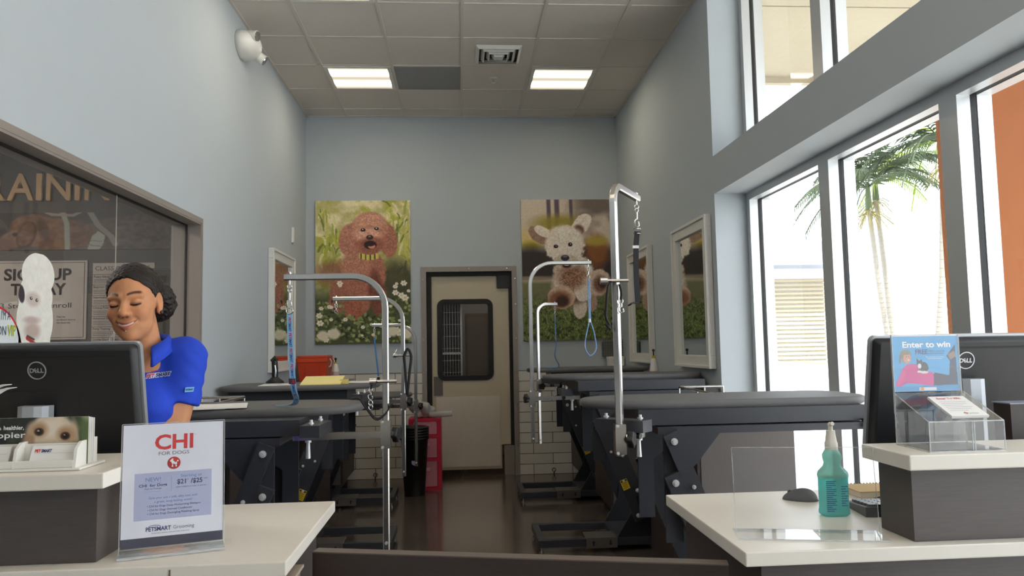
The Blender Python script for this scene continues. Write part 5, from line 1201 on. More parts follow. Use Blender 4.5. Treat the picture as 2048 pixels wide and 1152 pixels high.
def leaf(k, lb):
    yb = y0+.052+.006*k; x0_, x1_, zb, zt_ = -1.193, -.812, 1.107, 1.209
    l = thing('leaflet', lb, 'leaflet', ((x0_+x1_)/2, yb, zb), group='leaflets in the white holder')
    Box(x0_+.002*k, x1_+.0012*k, yb+.0005, yb+.002, zb, zt_-.0015*k).build('paper', PAPER, l)
    if k == 0:
        c = Canvas(240, 64, (48, 52, 48)); A = 54/239
        c.mix(np.clip((c.n(10, 3)-.5)*5, 0, 1), (70, 78, 66)); c.mix(np.clip((c.X-.92)*20, 0, 1), (96, 112, 72)); c.mix(np.clip((c.n(9, 3)-.5)*7, 0, 1)*np.clip((c.X-.92)*20, 0, 1), (150, 164, 120))
        D = dict(fur=.05, fsc=18, amp=.1)
        c.ell(.80, .16, .145, .19, (216, 198, 174), soft=.15, **D); c.ell(.665, .18, .035, .14, (168, 138, 112), rot=8, soft=.5, **D); c.ell(.915, .14, .03, .12, (196, 172, 142), soft=.5, **D); c.ell(.785, .06, .10, .05, (230, 216, 196), soft=.8)
        for ex, ey in ((.728, .080), (.872, .106)):
            c.ell(ex, ey-.012, .045, .04, (178, 142, 108), soft=.8); c.ell(ex, ey, .026, .022, (66, 46, 38), soft=.4); c.ell(ex, ey, .013, .013, (30, 24, 22)); c.ell(ex-.004, ey-.006, .005, .004, (200, 200, 200))
        c.build('print', l, lambda u, v: (x0_+(x1_-x0_)*u, yb, zt_-(zt_-zb)*v), .35)
        F = lambda a, b_: (a, yb-.0008, b_)
        lettering('lettering', WINK, l, [('for a', -1.020, 1.184, .0085, dict(align='L', width=.026)), ('healthier,', -.989, 1.184, .0085, dict(align='L', bold=.025, width=.042)), ('happier', -1.027, 1.1665, .0125, dict(align='L', bold=.012, width=.084))], F)
leaf(0, 'front leaflet with a pale dog face in the white card holder')
for k, s_ in ((1, 'second leaflet, its edge just behind the front one with the dog face'), (2, 'third leaflet from the front in the white card holder'), (3, 'rearmost leaflet in the white card holder')): leaf(k, s_)
# white curled sheet at the far left edge, in front of the monitor
t = thing('paper_sheet', 'curled white papers at the left edge in front of the monitor', 'paper', (-1.08, 1.86, 1.1005)); P = [(-1.16, 1.84, 1.102), (-1.15, 1.84, 1.18), (-1.125, 1.84, 1.232), (-1.085, 1.842, 1.268), (-1.055, 1.845, 1.277)]
ribbon(smooth_path(P, 16), (0, 1, 0), .05, .001).build('sheet', PAPER, t); ribbon(smooth_path([Vector(p)+Vector((.006, .01, -.008)) for p in P], 16), (0, 1, 0), .05, .001).build('sheet', PAPER, t)
# keyboard of the left counter lies hidden behind the monitor, under the hands
def keyboard(label, x, y, z, rz, group='keyboards'):
    t = thing('keyboard', label, 'keyboard', (x, y, z), rz)
    MB().add([(-.22, -.07, 0), (.22, -.07, 0), (.22, .07, 0), (-.22, .07, 0), (-.22, -.07, .024), (.22, -.07, .024), (.22, .07, .012), (-.22, .07, .012)], [(3, 2, 1, 0), (4, 5, 6, 7), (0, 1, 5, 4), (1, 2, 6, 5), (2, 3, 7, 6), (3, 0, 4, 7)]).build('case', mat('kb_black', (34, 34, 38), .45), t, local=True)
    kb = MB()
    for r_ in range(5):
        yk = -.05+.0235*r_; zk = .0225-.0019*r_*1.05
        for c_ in range(18): kb.box(-.208+.0232*c_, -.188+.0232*c_, yk-.009, yk+.009, zk, zk+.006)
    kb.build('keys', mat('kb_keys', (46, 46, 50), .35), t, local=True); return t
keyboard('black keyboard on the left counter behind the monitor', -1.02, 2.14, .9105, 0)
keyboard('black keyboard on the right counter behind the acrylic stand', 1.212, 1.86, .9105, radians(-8))
# ================================================================== right counter: bottle, acrylic stand, mouse, notebook, entry box
p = (at(1637, 1030, Z=.91)+at(1700, 1030, Z=.91))/2; bx, by, bz = p.x+.001, p.y+.0, .9105
t = thing('spray_bottle', 'clear teal spray bottle with a white nozzle on the right counter', 'spray bottle', (bx, by, bz))
TEAL = milky('teal_liquid', (136, 226, 222), .42); HDPE = milky('frosted_teal', (176, 226, 216), .35)
def oval(prof, nm, m, par=t, n=36):
    vs = []; 
    for wx, wy, zz in prof:
        for i in range(n):
            a = 2*pi*i/n; ce, se = cos(a), sin(a); q = 2.0/3.2
            vs.append((bx+wx*math.copysign(abs(ce)**q, ce), by+wy*math.copysign(abs(se)**q, se), bz+zz))
    mb = MB().add(vs, [(j*n+i, j*n+(i+1) % n, (j+1)*n+(i+1) % n, (j+1)*n+i) for j in range(len(prof)-1) for i in range(n)], True)
    mb.add(vs, [tuple(range(n-1, -1, -1)), tuple(range((len(prof)-1)*n, len(prof)*n))]); return mb.build(nm, m, par)
oval([(.030, .020, 0), (.0355, .024, .004), (.036, .025, .010), (.0345, .0235, .018), (.0345, .0235, .092)], 'liquid', TEAL)
oval([(.0352, .024, .0921), (.0362, .0245, .098), (.0345, .023, .106), (.021, .017, .120), (.0185, .0165, .128), (.021, .0175, .138), (.0215, .018, .148), (.016, .015, .158), (.0135, .0135, .161)], 'shoulder', HDPE)
oval([(.0140, .014, .161), (.0140, .014, .178), (.0125, .0125, .180), (.0105, .0105, .196), (.0095, .0095, .208)], 'collar', mat('cap_white', (228, 224, 212), .4))
MB().cyl((bx, by, bz+.205), (bx, by, bz+.222), .0058, n=12).cyl((bx, by, bz+.222), (bx, by-.012, bz+.226), .005, n=10).ball((bx, by, bz+.222), .0068).build('nozzle', MATS['cap_white'], t)
lb = MB(); 
for k in range(16):
    w_ = [.036, .03, .034, .02, .036, .035, .028, .036, .022, .034, .036, .03, .035, .02, .033, .026][k]; z = .085-.0048*k
    lb.box(bx-.030, bx-.030+w_*.72, by-.0243-.0002, by-.0239, bz+z, bz+z+.0022)
for k in range(9): lb.box(bx+.008, bx+.008+[.017, .012, .016, .01, .017, .014, .016, .011, .015][k], by-.0242, by-.0238, bz+.072-.0058*k, bz+.0742-.0058*k)
lb.build('label_print', mat('label_blue', (44, 104, 150), .5), t)
# empty acrylic sign stand
qa, qb = at(1473, 1066, Z=.91), at(1760, 1070, Z=.91)
t = thing('acrylic_stand', 'empty clear acrylic sign stand on the right counter', 'acrylic stand', ((qa.x+qb.x)/2, (qa.y+qb.y)/2, .9105), math.atan2(qb.y-qa.y, qb.x-qa.x))
Wd = (qb-qa).length; Hh = .19; M2 = Matrix.Rotation(radians(-7), 4, 'X')
def ab(*a):
    m = Box(*a); m.v = [tuple(M2 @ Vector(v)) for v in m.v]; return m
ab(-Wd/2, Wd/2, -.0012, .0012, .002, Hh).build('upright_sheet', ACRYL, t, local=True)
e = MB()
for a in ((-Wd/2-.001, -Wd/2, -.0015, .0015, .002, Hh), (Wd/2, Wd/2+.001, -.0015, .0015, .002, Hh), (-Wd/2, Wd/2, -.0015, .0015, Hh, Hh+.0012)):
    q = ab(*a); e.add(q.v, q.f)
e.build('sheet_edges', ACRED, t, local=True)
Box(-Wd/2-.004, Wd/2+.002, -.062, .028, .0003, .0028).build('foot', clear('acrylic_foot', haze=.06, refl=1.0), t, local=True)
MB().box(-Wd/2-.004, Wd/2+.002, -.0635, -.062, .0003, .003).box(-Wd/2-.004, Wd/2+.002, .028, .029, .0003, .003).build('foot_edges', ACRED, t, local=True)
# mouse
p = (at(1571, 1000, Z=.91)+at(1627, 1000, Z=.91))/2
t = thing('computer_mouse', 'dark grey computer mouse on the right counter', 'mouse', (p.x+.002, p.y, .9105), radians(62)); bm = bmesh.new(); bmesh.ops.create_uvsphere(bm, u_segments=28, v_segments=16, radius=1)
for v in bm.verts: v.co = (v.co.x*.027*(1-.12*v.co.y), v.co.y*.046, max(0, v.co.z)*.031*(1-.28*v.co.y))
MB().bm(bm, True).build('shell', mat('mouse_grey', (66, 66, 70), .5, bump=.1, bscale=900), t, local=True)
MB().cyl((-.004, .026, .0195), (.004, .026, .0195), .006, n=14).build('wheel', BLACKR, t, local=True)
cb = MB().tube(smooth_path([(p.x+.035, p.y-.02, .913), (p.x+.07, p.y-.05, .9125), (p.x+.13, p.y-.06, .9125), (p.x+.22, p.y-.01, .9125), (p.x+.30, p.y+.06, .9125)], 24), .0016, n=6); tag(cb.build('mouse_cable', BLACKR), 'thin dark cable running from the mouse along the right counter', 'cable')
# spiral notebook
p = at(1712, 980, Z=.93); t = thing('spiral_notebook', 'tan spiral notebook lying behind the keyboard on the right counter', 'notebook', (p.x+.08, 2.09, .9105)); x0 = p.x; 
Box(x0+.004, x0+.16, 2.035, 2.145, .9105, .926, .001).build('pages', mat('note_pages', (226, 212, 186), .8), t); Box(x0, x0+.162, 2.033, 2.147, .926, .9285).build('cover', mat('note_tan', (206, 172, 116), .7), t)
sp_ = MB()
for k in range(16): sp_.tube([(x0+.008+.0095*k, 2.147+.005*cos(a), .922+.0085*sin(a)) for a in np.linspace(0, 2*pi, 11)[:-1]], .0009, n=5, closed=True)
sp_.build('spiral', STEELD, t)
# acrylic entry box with poster and pad
ea = at(1861, 905, Z=1.10); eb = at(2018, 902, Z=1.10); ec = at(1793, 889.6, Z=1.10); rz = radians(-.5); Wb = eb.x-ea.x; Db = ec.y-ea.y
t = thing('entry_box', 'clear acrylic prize draw box with a blue poster on the right raised shelf', 'entry box', (ea.x, ea.y, 1.1005), rz)
hf, hb = .064, .118; th = .002
bx_ = MB().box(0, Wb, 0, th, 0, hf).box(0, Wb, Db-th, Db, 0, hb).box(0, Wb, th, Db-th, 0, th)
for x_ in (0, Wb-th): bx_.prism([(th, th), (Db-th, th), (Db-th, hb), (th, hf)], lambda a, b_, q: (q, a, b_), x_, x_+th)
bx_.add([(0, 0, hf), (Wb, 0, hf), (Wb, Db, hb), (0, Db, hb), (0, 0, hf+th), (Wb, 0, hf+th), (Wb, Db, hb+th), (0, Db, hb+th)], [(3, 2, 1, 0), (4, 5, 6, 7), (0, 1, 5, 4), (1, 2, 6, 5), (2, 3, 7, 6), (3, 0, 4, 7)])
bx_.build('box', ACRYL, t, local=True)
e = MB(); r_ = .0014
for a, b_ in (((0, 0, 0), (0, 0, hf)), ((Wb, 0, 0), (Wb, 0, hf)), ((0, 0, hf), (Wb, 0, hf)), ((0, 0, hf), (0, Db, hb)), ((Wb, 0, hf), (Wb, Db, hb)), ((0, Db, 0), (0, Db, hb)), ((0, 0, 0), (0, Db, 0)), ((0, 0, 0), (Wb, 0, 0)), ((Wb*.57, 0, 0), (Wb*.57, 0, hf)), ((Wb*.60, 0, 0), (Wb*.60, 0, hf)), ((Wb, Db, 0), (Wb, Db, hb))): e.cyl(a, b_, r_, n=6)
e.build('box_edges', ACRED, t, local=True)
for x_ in (.004, ): MB().box(Wb*.575, Wb*.595, .002, Db-.004, .003, hf-.002).build('divider', ACRYL, t, local=True)
pw_, ph = Wb*.93, .128; z0 = hb+.003; yq = Db-.003
MB().box(-.002, pw_+.002, yq-.0035, yq-.0022, z0, z0+ph+.003).build('poster_sleeve', ACRYL, t, local=True)
e = MB().box(-.003, -.0018, yq-.004, yq+.002, z0-.05, z0+ph+.003).box(pw_+.0018, pw_+.003, yq-.004, yq+.002, z0-.01, z0+ph+.003).box(-.003, pw_+.003, yq-.004, yq+.002, z0+ph+.003, z0+ph+.0042); e.build('sleeve_edges', ACRED, t, local=True)
c = Canvas(150, 132, (86, 170, 220)); X, Y = c.X, c.Y; c.mix(np.clip((c.n(3)-.4)*2, 0, 1)*.35, (66, 140, 200))
c.poly([(.96, .14), (.98, .80), (.62, .80), (.60, .60), (.85, .63), (.87, .40), (.82, .32)], (62, 66, 92)); c.poly([(.84, .30), (.94, .24), (.98, .32), (.88, .38)], (150, 120, 104))
c.poly([(.03, .76), (.10, .64), (.14, .50), (.22, .44), (.34, .44), (.42, .54), (.60, .58), (.62, .80), (.36, .76), (.2, .74), (.08, .80)], (206, 66, 144)); c.line([(.15, .56), (.10, .68), (.05, .76)], .035, (214, 80, 152)); c.poly([(.62, .58), (.80, .62), (.86, .78), (.60, .80)], (70, 62, 88))
c.ell(.20, .33, .075, .10, (168, 134, 112)); c.ell(.19, .29, .08, .075, (150, 128, 104), soft=.3); c.ell(.215, .345, .06, .08, (204, 156, 134)); c.ell(.20, .26, .075, .035, (150, 134, 112), soft=.4); c.line([(.115, .3), (.10, .42)], .012, (140, 116, 96))
c.ell(.235, .375, .018, .008, (240, 220, 214)); c.ell(.205, .325, .006, .005, (60, 44, 40)); c.ell(.24, .325, .006, .005, (60, 44, 40))
c.ell(.46, .50, .075, .085, (64, 62, 66), fur=.15, fsc=20); c.ell(.40, .44, .045, .045, (70, 66, 68)); c.poly([(.355, .42), (.36, .345), (.395, .395)], (60, 58, 62)); c.poly([(.40, .395), (.44, .36), (.445, .425)], (60, 58, 62)); c.ell(.40, .475, .028, .04, (226, 222, 220)); c.ell(.47, .575, .06, .02, (226, 222, 220)); c.ell(.40, .565, .04, .018, (220, 218, 216))
c.poly([(0, .80), (1, .78), (1, .89), (0, .89)], (70, 150, 206)); c.poly([(.38, .815), (.64, .815), (.64, .865), (.38, .865)], (226, 226, 226)); c.ell(.42, .84, .03, .03, (226, 150, 60))
c.build('poster', t, lambda u, v: (pw_*u, yq-.0012, z0+ph*(1-v)), .4, local=True)
MB().box(0, pw_, yq-.001, yq, z0, z0+ph).build('poster_backing', PAPER, t, local=True)
F = lambda x, z: (x, yq-.0016, z0+z)
lettering('headline', WINK, t, [('Enter to win', pw_*.52, ph*.80, ph*.105, dict(bold=.03, width=pw_*.74))], F, local=True)
lettering('navy_lettering', NAVY, t, [('FREE', pw_*.44, ph*.675, ph*.085, dict(bold=.015, width=pw_*.19)), ('Office visit and', pw_*.67, ph*.715, ph*.032, dict(width=pw_*.25)), ('physical exam', pw_*.665, ph*.672, ph*.032, dict(width=pw_*.24))], F, local=True)
lettering('small_lettering', WINK, t, [('Your purchase is your entry', pw_*.64, ph*.615, ph*.02, dict(width=pw_*.28)), ('into the prize draw', pw_*.64, ph*.585, ph*.02, dict(width=pw_*.22))], F, local=True)
# pad on the sloping lid
sl_ = Vector((0, Db, hb-hf)).normalized(); nl = Vector((0, -sl_.z, sl_.y)); o0 = Vector((Wb*.36, .010, hf+.0035))+sl_*.004
k = thing('entry_pad', 'white Enter To Win form pad on the slope of the acrylic box', 'pad', t.location, rz); k.location = t.location
pl_ = Wb*.50; pv = .092
mb = MB(); c8 = [o0, o0+Vector((pl_, 0, 0)), o0+Vector((pl_, 0, 0))+sl_*pv, o0+sl_*pv]; c8 = [c8[0], c8[1], c8[2]-Vector((pl_*.16, 0, 0)), c8[3]-Vector((pl_*.16, 0, 0))] if False else c8
mb.add(c8+[q+nl*.006 for q in c8], [(3, 2, 1, 0), (4, 5, 6, 7), (0, 1, 5, 4), (1, 2, 6, 5), (2, 3, 7, 6), (3, 0, 4, 7)]); mb.build('pages', PAPER, k, local=True)
F2 = lambda x, y: tuple(o0+Vector((x, 0, 0))+sl_*y+nl*.0064)
lettering('red_lettering', RED, k, [('Enter To Win', pl_*.5, pv*.84, pv*.085, dict(bold=.02, width=pl_*.66))], F2, local=True)
lettering('footer_lettering', INK, k, [('Your Purchase', pl_*.66, pv*.10, pv*.045, dict(width=pl_*.26)), ('Be entered for a free office visit and physical exam', pl_*.5, pv*.68, pv*.035, dict(width=pl_*.72)), ('Name and phone number of the owner of the pet', pl_*.5, pv*.58, pv*.035, dict(width=pl_*.66)), ('Address and email', pl_*.44, pv*.48, pv*.035, dict(width=pl_*.5)), ('Type of pet and date of birth of the pet', pl_*.5, pv*.38, pv*.035, dict(width=pl_*.7)), ('No purchase needed', pl_*.5, pv*.28, pv*.035, dict(width=pl_*.5))][:1], F2, local=True)
mb = MB()
for q, w_ in ((.70, .74), (.61, .7), (.52, .55), (.43, .74), (.34, .66), (.25, .5)): mb.add([F2(pl_*.12, pv*q), F2(pl_*(.12+w_), pv*q), F2(pl_*(.12+w_), pv*(q+.012)), F2(pl_*.12, pv*(q+.012))], [(0, 1, 2, 3)])
mb.build('form_lines', mat('form_grey', (168, 168, 176), .6), k, local=True)
mb = MB(); ring(mb, [(pl_*.46+.0042*cos(a), pv*.13+.0042*sin(a)) for a in np.linspace(0, 2*pi, 21)[:-1]], [(pl_*.46+.0022*cos(a), pv*.13+.0022*sin(a)) for a in np.linspace(0, 2*pi, 21)[:-1]], lambda a, b_, q: F2(a, b_), 0, 0); mb.build('logo_mark', RED, k, local=True)
# plain dark box of unknown use and cream folder at the right edge
p = at(2036, 830, Y=1.80); t = thing('dark_box', 'dark box with a pale top at the right edge of the picture', 'box', (p.x+.05, 1.80, 1.1005)); x0 = at(2022, 830, Y=1.80).x; zt_ = at(2022, 806, Y=1.80).z
Box(x0, x0+.12, 1.80, 1.86, .9105, zt_-.003).build('body', mat('dark_box_body', (58, 48, 46), .5), t); Box(x0-.003, x0+.122, 1.797, 1.863, zt_-.003, zt_).build('top', mat('dark_box_top', (136, 140, 158), .4), t)
t.location.z = .9105
for ch in t.children:
    for v in ch.data.vertices: v.co.z += 1.1005-.9105
# ================================================================== the groomer
def nets(F, lo, h):
    s = F < 0; nx, ny, nz = F.shape; acc = np.zeros((nx+1, ny+1, nz+1, 3)); cnt = np.zeros((nx+1, ny+1, nz+1)); quads = []
    for ax in range(3):
        sl0 = [slice(None)]*3; sl1 = [slice(None)]*3; sl0[ax] = slice(0, -1); sl1[ax] = slice(1, None)
        m = s[tuple(sl0)] != s[tuple(sl1)]; I = np.argwhere(m); f0 = F[tuple(sl0)][m]; f1 = F[tuple(sl1)][m]
        P = I.astype(float); P[:, ax] += f0/(f0-f1); b_, c = [q for q in range(3) if q != ax]; cells = []
        for db, dc in ((0, 0), (1, 0), (1, 1), (0, 1)):
            J = I+1; J = J.copy(); J[:, b_] -= db; J[:, c] -= dc; cells.append(J)
            np.add.at(acc, tuple(J.T), P); np.add.at(cnt, tuple(J.T), 1)
        quads.append(np.stack(cells, 1))
    idx = -np.ones(cnt.shape, int); k = cnt > 0; idx[k] = np.arange(k.sum()); V = acc[k]/cnt[k][:, None]
    Q = np.concatenate(quads); Q = idx[Q[..., 0], Q[..., 1], Q[..., 2]]
    return V*h+np.array(lo), Q
def grid(lo, hi, h):
    ax = [np.arange(a, b_+h, h) for a, b_ in zip(lo, hi)]; return np.stack(np.meshgrid(*ax, indexing='ij'), -1)
def sm(a, b_, k):
    q = np.clip(.5+.5*(b_-a)/k, 0, 1); return b_*(1-q)+a*q-k*q*(1-q)
def smx(a, b_, k): return -sm(-a, -b_, k)
def EL(P, c, r):
    q = P-np.array(c); r = np.array(r); k0 = np.sqrt(((q/r)**2).sum(-1)); k1 = np.sqrt(((q/r**2)**2).sum(-1))+1e-9; return k0*(k0-1)/k1
def CP(P, a, b_, ra, rb):
    a = np.array(a, float); b_ = np.array(b_, float); d = b_-a; t_ = np.clip(((P-a)@d)/(d@d), 0, 1); return np.sqrt(((P-a-t_[..., None]*d)**2).sum(-1))-(ra+(rb-ra)*t_)
def mesh_obj(name, V, Q, m, parent, cols=None, smooth=True):
    off = np.array(root_loc(parent)); me = bpy.data.meshes.new(name); me.from_pydata((V-off).tolist(), [], Q.tolist())
    bm = bmesh.new(); bm.from_mesh(me); bmesh.ops.recalc_face_normals(bm, faces=bm.faces[:]); bm.to_mesh(me); bm.free()
    me.polygons.foreach_set('use_smooth', [smooth]*len(me.polygons))
    if cols is not None:
        c = np.clip(cols, 0, 255)/255; l = np.where(c <= .04045, c/12.92, ((c+.055)/1.055)**2.4); a = me.color_attributes.new('Col', 'FLOAT_COLOR', 'POINT')
        a.data.foreach_set('color', np.concatenate([l, np.ones((len(l), 1))], 1).astype(np.float32).ravel())
    me.materials.append(m); o = bpy.data.objects.new(name, me); COL.objects.link(o); o.parent = parent; return o
HC_ = np.array((-.978, 2.34, 1.494)); HS = .95
hR = np.array((Matrix.Rotation(radians(-5), 3, 'Y') @ Matrix.Rotation(radians(3), 3, 'Z') @ Matrix.Rotation(radians(5), 3, 'X')))
def h2w(V): return HC_+HS*(V @ hR.T)
t = thing('person', 'smiling person in a blue polo shirt standing behind the left monitor', 'person', (-.95, 2.40, 0))
SKIN = np.array((196, 138, 100.))
# ---- head
h = .0021; lo, hi = (-.092, -.128, -.205), (.092, .128, .125); P = grid(lo, hi, h); Xg = P[..., 0]; ax_ = np.abs(Xg); Pm = P.copy(); Pm[..., 0] = ax_
D = EL(P, (0, .018, .035), (.072, .094, .082))
D = sm(D, EL(P, (0, -.028, -.020), (.061, .060, .086)), .03)
D = sm(D, EL(P, (0, -.033, -.070), (.048, .048, .042)), .03)
D = sm(D, EL(P, (0, -.070, -.100), (.020, .017, .016)), .025)
D = sm(D, EL(Pm, (.037, -.062, -.030), (.023, .020, .021)), .016)
D = sm(D, CP(Pm, (.010, -.083, .021), (.046, -.070, .020), .007, .006), .014)
D = sm(D, CP(P, (0, -.082, .014), (0, -.103, -.026), .0075, .010), .012)
D = sm(D, EL(P, (0, -.105, -.030), (.0115, .011, .0095)), .008); D = sm(D, EL(Pm, (.0125, -.094, -.033), (.0085, .011, .0075)), .006)
D = smx(D, -EL(Pm, (.031, -.098, .002), (.019, .016, .012)), .010)
D = sm(D, EL(Pm, (.0315, -.0735, -.001), (.0145, .0135, .0125)), .004)
D = smx(D, -EL(Pm, (.006, -.102, -.0425), (.0042, .006, .003)), .003)
# mouth: a wide smile; line curves up to the corners
mz = -.0655+14*Xg**2; my = -.0905+12*Xg**2
up = np.sqrt((ax_*.25)**2*0+((P[..., 1]-my-.001)**2)+((P[..., 2]-mz-.0058)**2*1.0))-np.clip(.0066*(1-(ax_/.030)**2), -.003, .0066)
dn = np.sqrt(((P[..., 1]-my-.000)**2)+((P[..., 2]-mz+.0072)**2))-np.clip(.0080*(1-(ax_/.027)**2), -.003, .0080)
D = sm(D, np.where(ax_ < .033, up, 1), .005); D = sm(D, np.where(ax_ < .030, dn, 1), .005)
gap = np.sqrt((P[..., 2]-mz+.0005)**2*1.0+((P[..., 1]-my+.006)*.55)**2)-np.clip(.0030*(1-(ax_/.030)**2), 0, .003)
D = smx(D, -np.where(ax_ < .031, gap, 1), .002)
D = smx(D, -CP(Pm, (.019, -.096, -.034), (.036, -.080, -.056), .0025, .0020), .008)
# ears
D = sm(D, EL(Pm, (.072, .014, -.004), (.0085, .020, .031)), .008); D = sm(D, EL(Pm, (.071, .006, -.031), (.007, .010, .011)), .006)
D = smx(D, -EL(Pm, (.081, .010, -.001), (.0065, .011, .019)), .004)
D = sm(D, CP(P, (0, .030, -.06), (.004, .050, -.195), .049, .052), .02)
D = np.maximum(D, -(P[..., 2]+.195)); V, Q = nets(D, lo, h)
ax = np.abs(V[:, 0]); C = np.tile(SKIN, (len(V), 1)); nz_ = np.sin(V[:, 0]*170+V[:, 2]*90)*np.sin(V[:, 1]*150)*np.sin(V[:, 2]*210); C *= (1+.015*nz_)[:, None]
def tint(m, c):
    global C
    m = np.clip(m, 0, 1)[:, None]; C = C*(1-m)+np.array(c, float)*m
VX, VY, VZ = V.T; front = np.clip((-.045-VY)/.01, 0, 1)
tint(np.clip(1-np.hypot((ax-.040)/.022, (VZ+.030)/.018), 0, 1)*.35*front, (206, 128, 98))
bz = .0265+.0055*np.sin(np.clip((ax-.012)/.036, 0, 1)*pi*.75); tint(np.clip(1.4-np.abs(VZ-bz)/.0040, 0, 1)*np.clip((ax-.011)/.003, 0, 1)*np.clip((.050-ax)/.006, 0, 1)*front*.9, (58, 38, 30))
ez = -.0065+14*(ax-.031)**2; eye = np.clip((.0155-np.abs(ax-.0315))/.002, 0, 1)*front
tint(np.clip(1.5-np.abs(VZ-ez)/.0027, 0, 1)*eye, (34, 22, 20)); tint(np.clip((VZ-ez)/.003, 0, 1)*np.clip((.010-(VZ-ez))/.004, 0, 1)*eye*.45, (150, 92, 70))
lm = -.0655+14*VX**2; lipm = front*np.clip((.031-ax)/.003, 0, 1)*(VY < -.075)
tint(np.clip((VZ-lm)/.001, 0, 1)*np.clip((.0085*(1-(ax/.033)**2)-(VZ-lm))/.0015, 0, 1)*lipm*.8, (164, 90, 80)); tint(np.clip((lm-VZ)/.001, 0, 1)*np.clip((.0125*(1-(ax/.030)**2)-(lm-VZ))/.0015, 0, 1)*lipm*.8, (176, 98, 88))
tint(np.clip(1.3-np.abs(VZ-lm+.0005)/.0026, 0, 1)*lipm*np.clip((.024-ax)/.003, 0, 1), (232, 218, 206)); tint(np.clip((ax-.022)/.004, 0, 1)*np.clip(1.2-np.abs(VZ-lm)/.0018, 0, 1)*front*np.clip((.033-ax)/.003, 0, 1), (92, 46, 40))
tint(np.clip(1-np.hypot((ax-.006)/.0045, (VZ+.0425)/.003), 0, 1)*front, (92, 52, 40))
HV, HQ, HCOL = h2w(V), Q, C
# ---- body under the clothes, with arms and hands
nb = h2w(np.array([[0, .045, -.17]]))[0]
Ls, Le, Lw = (-.850, 2.435, 1.324), (-.885, 2.38, 1.065), (-.975, 2.215, .99); Rs, Re, Rw = (-1.135, 2.385, 1.288), (-1.185, 2.36, 1.06), (-1.10, 2.205, .99)
def torso(P, g=0.0):
    d = EL(P, (-1.02, 2.44, .92), (.148+g, .105+g, .12)); d = sm(d, EL(P, (-1.015, 2.43, 1.06), (.112+g, .088+g, .13)), .06); d = sm(d, EL(P, (-.998, 2.42, 1.20), (.128+g, .098+g, .12)), .05)
    for sx_ in (-.068, .068): d = sm(d, EL(P, (-1.0+sx_, 2.335, 1.175), (.058+g*.6, .05+g*.6, .055+g*.6)), .05)
    d = sm(d, CP(P, (-1.09, 2.405, 1.302), (-.865, 2.435, 1.338), .046+g*.7, .046+g*.7), .05); return d
def arms(P, g=0.0, part='all'):
    d = 1e3
    for S_, E_, W_ in ((Ls, Le, Lw), (Rs, Re, Rw)):
        d = np.minimum(d, sm(CP(P, S_, E_, .049+g, .042+g), CP(P, E_, W_, .040+g, .026+g), .02))
    return d
h = .007; lo, hi = (-1.29, 2.08, .86), (-.70, 2.58, 1.40); P = grid(lo, hi, h)
D = sm(torso(P), arms(P), .03); D = sm(D, CP(P, tuple(nb), (-.968, 2.42, 1.29), .050, .062), .04); D = np.maximum(D, -(P[..., 2]-.875)); V1, Q1 = nets(D, lo, h)
h = .009; lo, hi = (-1.22, 2.26, -.02), (-.81, 2.56, .93); P = grid(lo, hi, h); D = np.full(P.shape[:3], 9.)
for sx_ in (-.085, .085):
    x_ = -1.02+sx_; D = np.minimum(D, sm(sm(CP(P, (x_, 2.43, .88), (x_+.01*np.sign(sx_), 2.42, .47), .085, .055), CP(P, (x_+.01*np.sign(sx_), 2.42, .47), (x_+.01*np.sign(sx_), 2.44, .08), .053, .036), .03), CP(P, (x_, 2.46, .045), (x_+.01*np.sign(sx_), 2.32, .032), .034, .030), .02))
D = sm(D, EL(P, (-1.02, 2.43, .89), (.15, .1, .06)), .03); LEG = (D, lo, h); V2, Q2 = nets(D, lo, h)
def hand(Wr, dirx, sgn):
    W_ = np.array(Wr); f = np.array(dirx, float); f /= np.linalg.norm(f); u_ = np.array((0, 0, 1.)); s_ = np.cross(f, u_); s_ /= np.linalg.norm(s_); u_ = np.cross(s_, f)
    L = lambda a, b_, c: tuple(W_+f*a+s_*b_+u_*c)
    lo = W_-.13; hi = W_+.13; hh = .0033; P = grid(lo, hi, hh); D = CP(P, L(-.03, 0, 0), L(.01, 0, 0), .025, .022)
    for q in (-.026, -.009, .009, .026): D = sm(D, CP(P, L(.015, q*.7, 0), L(.075, q, .004), .0145, .0115), .012)
    for q, ln in ((-.028, .036), (-.0095, .043), (.0095, .040), (.028, .030)):
        a = L(.078, q, .004); b_ = L(.078+ln*.9, q*1.12, -.004); c = L(.078+ln*1.35, q*1.15, -.024); e_ = L(.078+ln*1.45, q*1.15, -.038)
        D = sm(D, np.minimum(np.minimum(CP(P, a, b_, .0092, .0082), CP(P, b_, c, .0082, .0074)), CP(P, c, e_, .0074, .0066)), .004)
    D = sm(D, CP(P, L(.02, sgn*.024, -.004), L(.055, sgn*.048, -.010), .013, .0100), .010); D = sm(D, CP(P, L(.055, sgn*.048, -.010), L(.082, sgn*.050, -.022), .0098, .0078), .004)
    return nets(D, lo, hh)
V3, Q3 = hand(Lw, (-.35, -.9, -.12), -1); V4, Q4 = hand(Rw, (.1, -.95, -.12), 1)
vs = [HV, V1, V2, V3, V4]; qs = [HQ, Q1, Q2, Q3, Q4]; o_ = 0; QA = []
for v, q in zip(vs, qs): QA.append(q+o_); o_ += len(v)
SKM = attr_mat('skin', .5, .25)
b_ = SKM.node_tree.nodes['Principled BSDF']; b_.inputs['Subsurface Weight'].default_value = .12; b_.inputs['Subsurface Radius'].default_value = (.01, .004, .002); b_.inputs['Subsurface Scale'].default_value = .4
mesh_obj('body', np.concatenate(vs), np.concatenate(QA), SKM, t, np.concatenate([HCOL]+[np.tile(SKIN, (len(v), 1)) for v in vs[1:]]))
